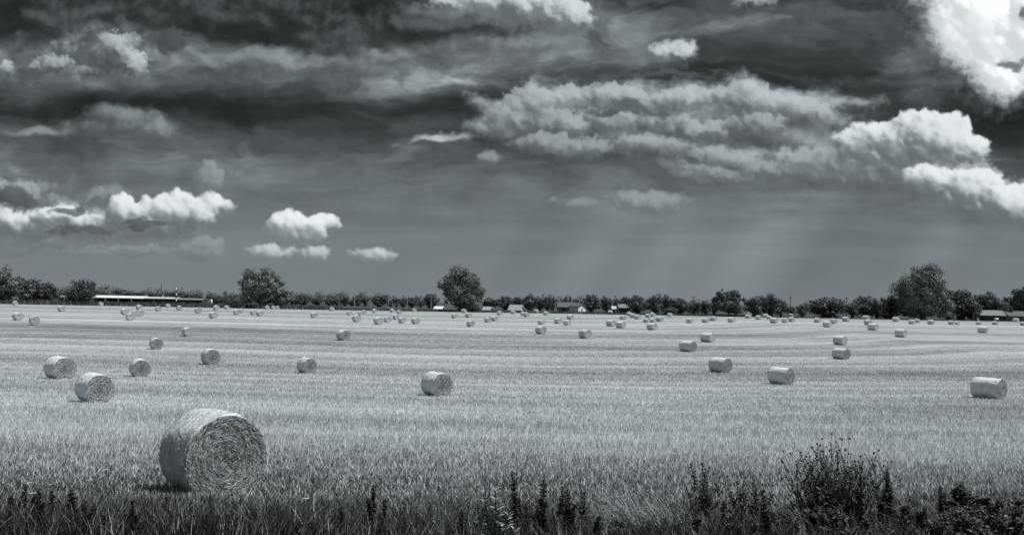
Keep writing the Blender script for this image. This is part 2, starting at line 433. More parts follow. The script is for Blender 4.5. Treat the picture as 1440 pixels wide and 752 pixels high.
    # dark scraps in front
    img = bank(img, [(24, 284, 50, 17, -8), (50, 287, 30, 12, 0), (235, 62, 34, 26, 0), (118, 325, 60, 7, 0), (205, 322, 60, 6, 0), (1428, 92, 22, 12, 0), (1442, 10, 16, 16, 0), (880, 152, 80, 11, 0), (1170, 20, 100, 13, 0), (180, 312, 26, 6, 0), (90, 300, 24, 5, 0)],
                1.9, .85, .4, -.03, .6, .026, .06, .11, .4, 300, .85)
    return img.astype(np.float32)

ZENITH = .15
SKY_TINT = (.87, 1.0, 1.05)
def build_sky():
    w = bpy.data.worlds.new('World'); SC.world = w; w.use_nodes = True
    nt = w.node_tree; nt.nodes.clear(); t = NT(nt)
    a = make_sky(); ht, wd = a.shape
    im = bpy.data.images.new('sky_panorama', wd, ht, alpha=False, float_buffer=True)
    im.colorspace_settings.name = 'Non-Color'
    px = np.ones((ht, wd, 4), np.float32); px[..., :3] = a[..., None]
    im.pixels.foreach_set(px.ravel()); im.update(); im.pack()
    tc = t.new('ShaderNodeTexCoord')
    x, y, z = t.sep(tc.outputs['Generated'])[:3]
    yy = t.math('MAXIMUM', t.math('ABSOLUTE', y), .25)
    u = t.math('MULTIPLY', t.math('DIVIDE', x, yy), 12.47)
    v = t.math('MULTIPLY', t.math('DIVIDE', z, yy), 12.47)
    tx = t.new('ShaderNodeTexImage'); tx.image = im; tx.extension = 'MIRROR'; tx.interpolation = 'Cubic'
    t.put(tx.inputs[0], t.comb(t.range(u, U0, U1), t.range(v, V0, V1)))
    for n in nt.nodes:
        if n.type == 'MAP_RANGE': n.clamp = False
    acc = t.math('MULTIPLY', tx.outputs[0], 1.0)
    # high above the frame: brighter broken overcast
    acc = t.mixf(t.range(t.math('DIVIDE', z, yy), .40, .75, 0, 1, True), acc, ZENITH)
    # clear air behind the veil: sky texture, its red part
    st = t.new('ShaderNodeTexSky', sky_type='NISHITA'); st.sun_disc = False
    st.sun_elevation = SUN_EL; st.sun_rotation = PI / 2 + SUN_AZ
    red = t.n.new('ShaderNodeSeparateColor'); t.l.new(st.outputs[0], red.inputs[0])
    clear = t.math('MINIMUM', t.math('MULTIPLY', red.outputs[0], .10), .2)
    acc = t.mixf(.95, clear, acc)
    acc = t.mixf(t.range(z, -.09, -.05), .10, acc)      # under the horizon
    sc = t.math('MULTIPLY', acc, 10.0)
    colr = t.mixc(t.range(acc, .25, .8, 0, .75), t.tint(sc, SKY_TINT), t.tint(sc, (.97, 1.0, 1.005)))
    bg = t.new('ShaderNodeBackground'); bg.inputs[1].default_value = .1
    t.l.new(colr, bg.inputs[0])
    out = t.new('ShaderNodeOutputWorld'); t.l.new(bg.outputs[0], out.inputs[0])
    w.cycles.sampling_method = 'MANUAL'; w.cycles.sample_map_resolution = 512
build_sky()

sun_d = bpy.data.lights.new('sun', 'SUN'); sun_d.energy = 5.0; sun_d.angle = R(.5); sun_d.color = (1, .985, .96)
sun = bpy.data.objects.new('sun', sun_d); COL.objects.link(sun)
S = Vector((math.cos(SUN_EL) * math.cos(SUN_AZ), -math.cos(SUN_EL) * math.sin(SUN_AZ), math.sin(SUN_EL)))
sun.rotation_euler = S.to_track_quat('Z', 'Y').to_euler()
sun.location = (60, 0, 80)

SC.view_settings.view_transform = 'Standard'; SC.view_settings.look = 'None'
SC.view_settings.exposure = 0.0; SC.view_settings.gamma = 1.0; SC.view_settings.use_curve_mapping = False
SC.cycles.max_bounces = 4; SC.cycles.diffuse_bounces = 3; SC.cycles.glossy_bounces = 1
SC.cycles.use_adaptive_sampling = True

# ------------------------------------------------------------------ swath pattern of the mown field (the same sum of waves for the ground sheet and the stubble)
PATCH = []   # broad patches of thinner, darker stubble: x, y, rx, ry, amount
for px_, py_, rx_, ry_, am_ in ((90, 466, 60, 17, -.9), (230, 463, 40, 7, -.5), (520, 461, 60, 5, -.5), (470, 487, 14, 4, -.6), (650, 484, 40, 8, -.4), (1000, 470, 30, 16, -.5),
                                (1290, 480, 22, 10, -.6), (880, 505, 20, 6, -.35), (620, 596, 9, 1.6, -.5), (1150, 590, 10, 2.4, -.7), (1380, 585, 9, 3.0, -.6), (250, 590, 8, 2.0, -.45), (1000, 572, 8, 1.2, .35), (880, 600, 8, 1.2, .3), (560, 577, 9, 1.2, .35), (560, 610, 8, 1.2, .2),
                                (330, 455, 60, 7, .5), (700, 462, 60, 5, .7), (820, 545, 16, 3, .4), (640, 562, 45, 9, .4), (1250, 500, 45, 22, -.5), (1050, 518, 18, 9, -.4), (700, 482, 50, 10, -.45), (350, 500, 20, 10, -.35), (1380, 530, 14, 8, -.4), (150, 450, 30, 5, .5)):
    q_ = hit(px_, py_); PATCH.append((q_.x, q_.y, rx_, ry_, am_))
WAVES = ((1.7, .35, .4), (.92, .5, 0.0), (.41, .6, 1.1), (.17, .7, 2.3), (.062, .5, .5))
def swath(x, y):
    a = (x - 15) / 60; h = np.clip(.8 - np.abs(a), 0, None) / .8
    sm = np.minimum((np.maximum(a, 0) + h ** 3 * .8 / 6) * 60, 62)
    yw = y - sm * np.clip(y / 260, 0, 1.1) + 4 * np.sin(x * .021 + 1) + 1.3 * np.sin(x * .083 + y * .02)
    s = 0
    for k, am, ph in WAVES: s = s + am * np.sin(k * yw + ph)
    pp = np.abs((yw + 7) % 26 - 13)
    s = s + .9 * np.exp(-((pp - 12.2) / .7) ** 2) - 1.2 * np.exp(-((pp - 5.0) / .5) ** 2) - 1.0 * np.exp(-((pp - 6.9) / .5) ** 2)
    s = s * np.clip((y - 14) / 45, .3, 1)
    for cx, cy, rx, ry, am in PATCH: s = s + 2.2 * am * np.exp(-((x - cx) / rx) ** 2 - ((y - cy) / ry) ** 2)
    return s

def ground_material():
    m_, t, b = mat('field_ground')
    ge = t.new('ShaderNodeNewGeometry')
    P = ge.outputs['Position']
    x, y, z = t.sep(P)[:3]
    a = t.math('DIVIDE', t.math('SUBTRACT', x, 15.0), 60.0)
    sm = t.math('MINIMUM', t.math('MULTIPLY', t.math('SMOOTH_MAX', a, 0.0, .8), 60.0), 62.0)
    yw = t.math('SUBTRACT', y, t.math('MULTIPLY', sm, t.math('MINIMUM', t.math('DIVIDE', y, 260.0), 1.1)))
    yw = t.math('ADD', yw, t.math('MULTIPLY', 4.0, t.math('SINE', t.math('ADD', t.math('MULTIPLY', x, .021), 1.0))))
    yw = t.math('ADD', yw, t.math('MULTIPLY', 1.3, t.math('SINE', t.math('ADD', t.math('MULTIPLY', x, .083), t.math('MULTIPLY', y, .02)))))
    s = None
    for k, am, ph in WAVES:
        w = t.math('MULTIPLY', am, t.math('SINE', t.math('ADD', t.math('MULTIPLY', yw, k), ph)))
        s = w if s is None else t.math('ADD', s, w)
    pp = t.math('ABSOLUTE', t.math('SUBTRACT', t.math('FLOORED_MODULO', t.math('ADD', yw, 7.0), 26.0), 13.0))
    for c0, w0, am in ((12.2, .7, .9), (5.0, .5, -1.2), (6.9, .5, -1.0)):      # wheel tracks and swath edges
        q = t.math('DIVIDE', t.math('SUBTRACT', pp, c0), w0)
        s = t.math('ADD', s, t.math('MULTIPLY', am, t.math('POWER', 2.718, t.math('MULTIPLY', t.math('MULTIPLY', q, q), -1.0))))
    s = t.math('MULTIPLY', s, t.math('MAXIMUM', t.math('MINIMUM', t.math('DIVIDE', t.math('SUBTRACT', y, 14.0), 45.0), 1.0), .3))
    for cx, cy, rx, ry, am in PATCH:
        mp = t.new('ShaderNodeMapping', vector_type='TEXTURE'); t.put(mp.inputs[0], t.comb(x, y))
        mp.inputs[1].default_value = (cx, cy, 0); mp.inputs[3].default_value = (rx, ry, 1)
        r = t.vmath('LENGTH', mp.outputs[0])
        e = t.math('POWER', 2.718, t.math('MULTIPLY', t.math('MULTIPLY', r, r), -1.0))
        s = t.math('ADD', s, t.math('MULTIPLY', e, 2.2 * am))
    n1 = t.noise(t.vmath('MULTIPLY', P, (.05, .3, 0)), 1.0, 8, .65)
    n2 = t.noise(t.vmath('MULTIPLY', P, (.9, 2.2, 0)), 1.0, 6, .7)
    n3 = t.noise(t.vmath('MULTIPLY', P, (3.0, 1.2, 0)), 1.0, 5, .7)
    v = t.math('ADD', t.math('MULTIPLY', s, .052), .315)
    v = t.math('ADD', v, t.math('MULTIPLY', t.math('SUBTRACT', n1, .5), .34))
    v = t.math('ADD', v, t.math('MULTIPLY', t.math('SUBTRACT', n2, .5), .26))
    v = t.math('ADD', v, t.math('MULTIPLY', t.math('SUBTRACT', n3, .5), .30))
    n5 = t.noise(t.vmath('MULTIPLY', P, (1.3, .16, 0)), 1.0, 4, .75)
    v = t.math('ADD', v, t.math('MULTIPLY', t.math('SUBTRACT', n5, .5), .34))
    v = t.math('MAXIMUM', v, .1)
    # greener, longer growth towards the near verge
    near = t.range(t.math('ADD', y, t.math('MULTIPLY', t.math('SUBTRACT', n1, .5), 8.0)), 10.0, 38.0, 0, 1, True)
    v = t.math('MULTIPLY', v, t.mixf(near, .25, 1.0))
    # beyond the field edge: rough dark grassland
    ed = t.math('SUBTRACT', y, t.math('ADD', t.math('MULTIPLY', x, .17), 334.0))
    ed = t.math('SUBTRACT', ed, t.math('MULTIPLY', 3.0, t.math('SINE', t.math('MULTIPLY', x, .03))))
    rough = t.range(n1, .3, .7, .03, .10)
    v = t.mixf(t.range(ed, -1.0, 1.5), v, rough)
    t.put(b.inputs['Base Color'], t.tint(v))
    bp = t.new('ShaderNodeBump'); bp.inputs['Strength'].default_value = .6; bp.inputs['Distance'].default_value = .08
    t.put(bp.inputs['Height'], n2); t.l.new(bp.outputs[0], b.inputs['Normal'])
    return m_

def build_ground():
    ys = np.concatenate([np.linspace(-60, 4, 20), np.geomspace(4.5, 600, 240), np.geomspace(640, 13500, 30)])
    ss = np.linspace(-1, 1, 81)
    Y, Sx = np.meshgrid(ys, ss, indexing='ij')
    X = Sx * (np.abs(Y) * 1.5 + 60)
    Z = EYE - H(Y)
    v = np.stack([X, Y, Z], -1).reshape(-1, 3)
    n, k = Y.shape
    i = (np.arange(n - 1)[:, None] * k + np.arange(k - 1)[None]).ravel()
    f = np.stack([i, i + 1, i + k + 1, i + k], -1).ravel()
    me = mesh_np('field', v, f, np.full(len(i), 4), True)
    return tag(link('field', me, ground_material()), kind='structure')
build_ground()

# ------------------------------------------------------------------ grass and stubble
def blade_material(name):
    m_, t, b = mat(name)
    at_ = t.new('ShaderNodeAttribute'); at_.attribute_name = 'albedo'
    t.put(b.inputs['Base Color'], t.tint(at_.outputs['Fac']))
    b.inputs['Roughness'].default_value = .7
    return m_
BLADE = blade_material('grass_blade')
def blade_mesh(name, P, h, w, lean, alb, two=True):
    n = len(P)
    an = RNG.uniform(0, PI, n); dx = np.stack([np.cos(an), np.sin(an) * .6, np.zeros(n)], -1) * (w / 2)[:, None]
    L = np.concatenate([lean, np.zeros((n, 1))], 1)
    tip = P + L + np.stack([np.zeros(n), np.zeros(n), h], -1)
    if two:
        mid = P + L * .36 + np.stack([np.zeros(n), np.zeros(n), h * .58], -1)
        v = np.stack([P - dx, P + dx, mid - dx * .8, mid + dx * .8, tip], 1).reshape(-1, 3)
        b = np.arange(n)[:, None] * 5
        f = (b + np.array([[0, 1, 3, 2, 2, 3, 4]])).ravel(); c = np.tile([4, 3], n); rep = 5
    else:
        v = np.stack([P - dx, P + dx, tip], 1).reshape(-1, 3)
        f = np.arange(n * 3); c = np.full(n, 3); rep = 3
    return mesh_np(name, v, f, c, False, {'albedo': np.repeat(alb, rep)})

def vnoise(x, y, seed, oct_=4):
    r = np.random.default_rng(seed); s = np.zeros_like(x); tot = 0
    for o in range(oct_):
        for k in range(3):
            a = r.uniform(0, 6.28); f = 2.1 ** o * r.uniform(.7, 1.3)
            s += np.sin((x * math.cos(a) + y * math.sin(a)) * f + r.uniform(0, 6.28)) / 1.7 ** o; tot += .5 / 1.7 ** o
    return s / tot / 2

def build_grass():
    # long mixed grass of the near verge and the taller stubble: 7 to 24 m
    n = 380000
    y = 9.3 * (31 / 9.3) ** (RNG.random(n) ** .88); x = RNG.uniform(-1, 1, n) * (y * .64 + 1.2)
    ok = RNG.random(n) < np.clip((27 + 2.5 * vnoise(x * .5, y * .5, 15) - y) / 9, 0, 1)
    x, y = x[ok], y[ok]; n = len(x)
    z = EYE - H(y)
    nz = vnoise(x * 1.1, y * 1.3, 5); nz2 = vnoise(x * .35, y * .5, 6); nz3 = vnoise(x * 3.1, y * 3.1, 8, 3)
    verge = np.clip((20.5 + 3.0 * nz2 + 2.0 * nz + np.clip(x - 3, 0, 5) * .25 - y) / 11.5, 0, 1)        # 1 at the roadside
    green = RNG.random(n) < (.20 + .62 * verge + .22 * nz3 + .12 * nz)
    h = (.135 + .18 * np.clip((14.5 - y) / 4, 0, 1)) * RNG.uniform(.45, 1.4, n) * (1 + .3 * nz)
    h = np.where(green & (RNG.random(n) < .05 * (y < 14)), h * 1.6, h)
    h = np.clip(h, .07, 1.0)
    w = RNG.uniform(.006, .015, n) * (1 + (y - 8) / 16)
    lean = np.stack([RNG.normal(.03, .36, n) + .25 * nz3, RNG.normal(-.02, .3, n)], -1) * h[:, None]
    alb = np.where(green, RNG.uniform(.035, .15, n), RNG.uniform(.30, .72, n)) * (1 - .42 * verge * (RNG.random(n) < .85))
    alb *= np.clip(1 + .10 * swath(x, y), .55, 1.35)
    P = np.stack([x, y, z - .01], -1)
    tag(link('verge_grass', blade_mesh('verge_grass', P, h, w, lean, np.clip(alb, .02, .8), True), BLADE), kind='stuff')
    # stubble further out, thinning with distance
    n = 740000
    y = 17 * (165 / 17) ** RNG.random(n); x = RNG.uniform(-1, 1, n) * (y * .62 + 1)
    z = EYE - H(y)
    s = swath(x, y); nz3 = vnoise(x * 30 / y, y * 22 / y, 8, 3)
    keep = RNG.random(n) < np.clip(.80 - .12 * s, .25, 1) * np.clip((175 - y) / 100, .15, 1) * np.clip((y - 18 + 2.5 * vnoise(x * .5, y * .5, 15)) / 9, 0, 1)
    x, y, z, s, nz3 = x[keep], y[keep], z[keep], s[keep], nz3[keep]; n = len(x)
    h = RNG.uniform(.07, .25, n) * np.clip(1 - .12 * s, .6, 1.3) * np.clip(1.15 - y / 260, .4, 1.1)
    w = .0105 * (y / 22) ** .95 * RNG.uniform(.6, 1.4, n)
    lean = np.stack([RNG.normal(.02, .32, n), RNG.normal(0, .3, n)], -1) * h[:, None]
    g = RNG.random(n) < .10 + .10 * np.clip((36 - y) / 14, 0, 1) + .05 * nz3
    alb = np.where(g, RNG.uniform(.06, .2, n), RNG.uniform(.40, .86, n) * np.clip(1.12 - y / 420, .8, 1.1)) * np.clip(1 + .07 * s, .6, 1.35)
    P = np.stack([x, y, z - .01], -1)
    tag(link('stubble', blade_mesh('stubble', P, h, w, lean, np.clip(alb, .04, .85), False), BLADE), kind='stuff')
    # uncut grass along the far edge of the field
    n = 60000
    x = RNG.uniform(-215, 250, n)
    off = RNG.uniform(-.5, 7.5, n) ; tall = np.where(x < -62, 1.0, .52) * np.where(x > 95, .5, 1.0)
    y = 334 + .17 * x + 3 * np.sin(x * .03) + off
    z = EYE - H(y)
    h = tall * RNG.uniform(.7, 2.0, n) * (1 + .3 * vnoise(x * .2, y * .2, 9))
    w = RNG.uniform(.12, .3, n)
    lean = RNG.normal(0, .25, (n, 2)) * h[:, None]
    alb = np.where(RNG.random(n) < .3, RNG.uniform(.14, .3, n), RNG.uniform(.05, .12, n))
    tag(link('uncut_grass', blade_mesh('uncut_grass', np.stack([x, y, z], -1), h, w, lean, alb, False), BLADE), kind='stuff')
build_grass()

# ------------------------------------------------------------------ hay bales
BR = .75
def bale_mats():
    m1, t, b = mat('bale_side')
    tc = t.new('ShaderNodeTexCoord'); x, y, z = t.sep(tc.outputs['Object'])[:3]
    ang = t.math('ARCTAN2', x, t.math('SUBTRACT', z, BR))
    oi = t.new('ShaderNodeObjectInfo')
    P = t.comb(t.math('MULTIPLY', ang, 2.2), t.math('MULTIPLY', y, 26.0), t.math('MULTIPLY', oi.outputs['Random'], 30.0))
    n1 = t.noise(P, 1.0, 7, .62); n2 = t.noise(tc.outputs['Object'], 26.0, 5, .65); n4 = t.noise(tc.outputs['Object'], 3.0, 3, .6)
    net = t.math('SINE', t.math('MULTIPLY', y, 95.0))
    v = t.math('ADD', .64, t.math('MULTIPLY', t.math('SUBTRACT', n1, .5), .55))
    v = t.math('ADD', v, t.math('MULTIPLY', t.math('SUBTRACT', n2, .5), .28))
    v = t.math('ADD', v, t.math('MULTIPLY', t.math('SUBTRACT', n4, .5), .22))
    v = t.math('ADD', v, t.math('MULTIPLY', net, .025))
    t.put(b.inputs['Base Color'], t.tint(t.math('MAXIMUM', v, .12)))
    bp = t.new('ShaderNodeBump'); bp.inputs['Strength'].default_value = .5; bp.inputs['Distance'].default_value = .02
    t.put(bp.inputs['Height'], t.math('ADD', n1, n2)); t.l.new(bp.outputs[0], b.inputs['Normal'])
    m2, t, b = mat('bale_face')
    tc = t.new('ShaderNodeTexCoord'); x, y, z = t.sep(tc.outputs['Object'])[:3]
    zz = t.math('SUBTRACT', z, BR)
    ang = t.math('ARCTAN2', x, zz)
    r = t.math('SQRT', t.math('ADD', t.math('MULTIPLY', x, x), t.math('MULTIPLY', zz, zz)))
    oi = t.new('ShaderNodeObjectInfo')
    wob = t.noise(tc.outputs['Object'], 3.0, 2, .5)
    rr = t.math('ADD', t.math('ADD', t.math('MULTIPLY', r, 30.0), t.math('MULTIPLY', ang, .8)), t.math('MULTIPLY', wob, 3.0))
    n1 = t.noise(t.comb(t.math('MULTIPLY', ang, 2.6), rr, t.math('MULTIPLY', oi.outputs['Random'], 30.0)), 1.0, 6, .65)
    n2 = t.noise(tc.outputs['Object'], 30.0, 4, .65)
    v = t.math('ADD', .36, t.math('MULTIPLY', t.math('SUBTRACT', n1, .5), .95))
    v = t.math('ADD', v, t.math('MULTIPLY', t.math('SUBTRACT', n2, .5), .3))
    t.put(b.inputs['Base Color'], t.tint(t.math('MAXIMUM', v, .07)))
    bp = t.new('ShaderNodeBump'); bp.inputs['Strength'].default_value = 1.0; bp.inputs['Distance'].default_value = .05
    t.put(bp.inputs['Height'], n1); t.l.new(bp.outputs[0], b.inputs['Normal'])
    return m1, m2
BSIDE, BFACE = bale_mats()
def prof(L, ang, y, sd):
    """radius of a bale at an angle and length: rounded shoulders, slack, sagging foot"""
    e = np.clip((np.abs(y) - (L / 2 - .07)) / .07, 0, 1)
    r = BR * (1 - .055 * e ** 2)
    r = r + .012 * np.sin(ang * 3 + sd) + .010 * np.sin(ang * 7 + y * 3 + sd * 2) + .010 * np.sin(y * 9 + sd) 
    return r
def place_r(ang, r, y):
    x = np.sin(ang) * r; z = BR + np.cos(ang) * r
    z = np.where(z < .05, .05 - (.05 - z) * .3, z)
    return np.stack([x, y, z], -1)
def bale_side(L, sd, nt=96, nl=26, rough=.008):
    th = np.linspace(-PI, PI, nt + 1)[:-1]; ys = np.linspace(-L / 2, L / 2, nl)
    A, Yy = np.meshgrid(th, ys)
    r = prof(L, A, Yy, sd) + RNG.normal(0, rough, A.shape)
    v = place_r(A, r, Yy + RNG.normal(0, rough * .6, A.shape)).reshape(-1, 3)
    f = []
    for j in range(nl - 1):
        for i in range(nt):
            f += [j * nt + i, j * nt + (i + 1) % nt, (j + 1) * nt + (i + 1) % nt, (j + 1) * nt + i]
    return v, np.array(f), np.full((nl - 1) * nt, 4)
def bale_disc(L, sd, sgn, nr=24, nt=96, rough=.012):
    v = [(0, sgn * (L / 2 - .03), BR)]; f = []; c = []
    th = np.linspace(-PI, PI, nt + 1)[:-1]
    R1 = prof(L, th, np.full(nt, sgn * L / 2), sd)
    V = [np.array([[0, sgn * (L / 2 - .03), BR]])]
    for k in range(1, nr + 1):
        q = k / nr
        yy = L / 2 + (.018 * np.sin(q * 34 + th) * (q < .96) - .03 * (1 - q) + RNG.normal(0, rough, nt) * (q < .97))
        V.append(place_r(th, R1 * q, sgn * yy))
    V = np.concatenate(V)
    for i in range(nt):
        t3 = [0, 1 + i, 1 + (i + 1) % nt]; f += t3 if sgn < 0 else t3[::-1]; c.append(3)
    for k in range(nr - 1):
        for i in range(nt):
            a = 1 + k * nt + i; b_ = 1 + k * nt + (i + 1) % nt
            q4 = [a, a + nt, b_ + nt, b_]; f += q4 if sgn < 0 else q4[::-1]; c.append(4)
    return V, np.array(f), np.array(c)
def straws(L, sgn, n, w0, sd, out=.024):
    """short bent straws lying along the spiral of a bale end"""
    r = np.sqrt(RNG.random(n)) * BR * .985; a0 = RNG.uniform(-PI, PI, n)
    ln = RNG.uniform(.04, .17, n); jit = RNG.normal(0, .28, n) + np.where(r < .22, RNG.normal(0, .9, n), 0)
    lift = RNG.uniform(0, out, n) + np.where(RNG.random(n) < .06, RNG.uniform(0, .06, n), 0)
    w = w0 * RNG.uniform(.6, 1.4, n)
    alb = np.where(RNG.random(n) < .34, RNG.uniform(.04, .15, n), RNG.uniform(.34, .70, n))  # the dark share paints in the shaded gaps between straws
    roll = RNG.uniform(-1.1, 1.1, n)
    pts = []
    for k in range(4):
        q = k / 3 - .5
        ra = r + np.tan(np.clip(jit, -1.2, 1.2)) * ln * q
        ra = np.clip(ra, .005, BR * .99)
        aa = a0 + ln * q / np.maximum(r, .08)
        y = sgn * (L / 2 - .02 * (1 - ra / BR) + lift * (1 - (2 * q) ** 2 * .8))
        c = place_r(aa, ra, y)
        side = np.stack([np.sin(aa) * np.cos(roll), sgn * np.sin(roll), np.cos(aa) * np.cos(roll)], -1) * (w / 2)[:, None]
        pts += [c - side, c + side]
    v = np.stack(pts, 1).reshape(-1, 3)
    b = np.arange(n)[:, None] * 8
    f = (b + np.array([[0, 1, 3, 2, 2, 3, 5, 4, 4, 5, 7, 6]])).ravel()
    return v, f, np.full(n * 3, 4), np.repeat(alb, 8)
def fuzz(L, n, sd):
    """loose ends standing off the rolled side"""
    a = RNG.uniform(-2.6, 2.6, n); y = RNG.uniform(-L / 2, L / 2, n)
    ln = RNG.uniform(.05, .22, n); w = RNG.uniform(.004, .007, n)
    alb = RNG.uniform(.45, .80, n); pts = []
    sk = RNG.normal(0, .25, n); rise = RNG.uniform(.0, .03, n) * (1 + 2 * (RNG.random(n) < .08))
    for k in range(3):
        q = k / 2 - .5
        aa = a + ln * q / BR; rr = prof(L, aa, y, sd) + .004 + rise * abs(q) * 2 * (1 if k else .3)
        c = place_r(aa, rr, y + sk * ln * q)
        side = np.stack([np.zeros(n), np.ones(n), np.zeros(n)], -1) * (w / 2)[:, None]
        pts += [c - side, c + side]
    v = np.stack(pts, 1).reshape(-1, 3); b = np.arange(n)[:, None] * 6
    f = (b + np.array([[0, 1, 3, 2, 2, 3, 5, 4]])).ravel()
    return v, f, np.full(n * 2, 4), np.repeat(alb, 6)
def join(parts, name, mats):
    """parts: (v, f, c, slot, albedo or None)"""
    vs, fs, cs, ms, al = [], [], [], [], []; o = 0
    for v, f, c, s, a in parts:
        vs.append(v); fs.append(f + o); cs.append(c); ms.append(np.full(len(c), s)); al.append(np.full(len(v), .4) if a is None else a); o += len(v)
    me = mesh_np(name, np.concatenate(vs), np.concatenate(fs), np.concatenate(cs), True, {'albedo': np.concatenate(al)})
    me.polygons.foreach_set('material_index', np.concatenate(ms).astype(np.int32))
    for k in mats: me.materials.append(k)
    return me
STRAW = blade_material('loose_straw')
def make_bale(L, sd, n_straw, w_straw, n_fuzz, nt, nl):
    """thing with three parts: rolled side, two spiral ends"""
    root = empty('hay_bale', (0, 0, 0), None, None)
    v, f, c = bale_side(L, sd, nt, nl)
    parts = [(v, f, c, 0, None)]
    if n_fuzz: q = fuzz(L, n_fuzz, sd); parts.append(q[:3] + (1, q[3]))
    link('rolled_side', join(parts, 'rolled_side', [BSIDE, STRAW]), None, root)
    for sgn in (-1, 1):
        v, f, c = bale_disc(L, sd, sgn, 24 if n_straw > 2000 else 14, nt)
        q = straws(L, sgn, n_straw if sgn < 0 else n_straw // 4, w_straw, sd)
        link('spiral_end', join([(v, f, c, 0, None), q[:3] + (1, q[3])], 'spiral_end', [BFACE, STRAW]), None, root)
    return root
def far_bale(L, sd):
    v, f, c = bale_side(L, sd, 36, 8); P = [(v, f, c, 0, None)]
    for sgn in (-1, 1):
        v, f, c = bale_disc(L, sd, sgn, 6, 36); P.append((v, f, c, 1, None))
    return join(P, 'hay_bale', [BSIDE, BFACE])

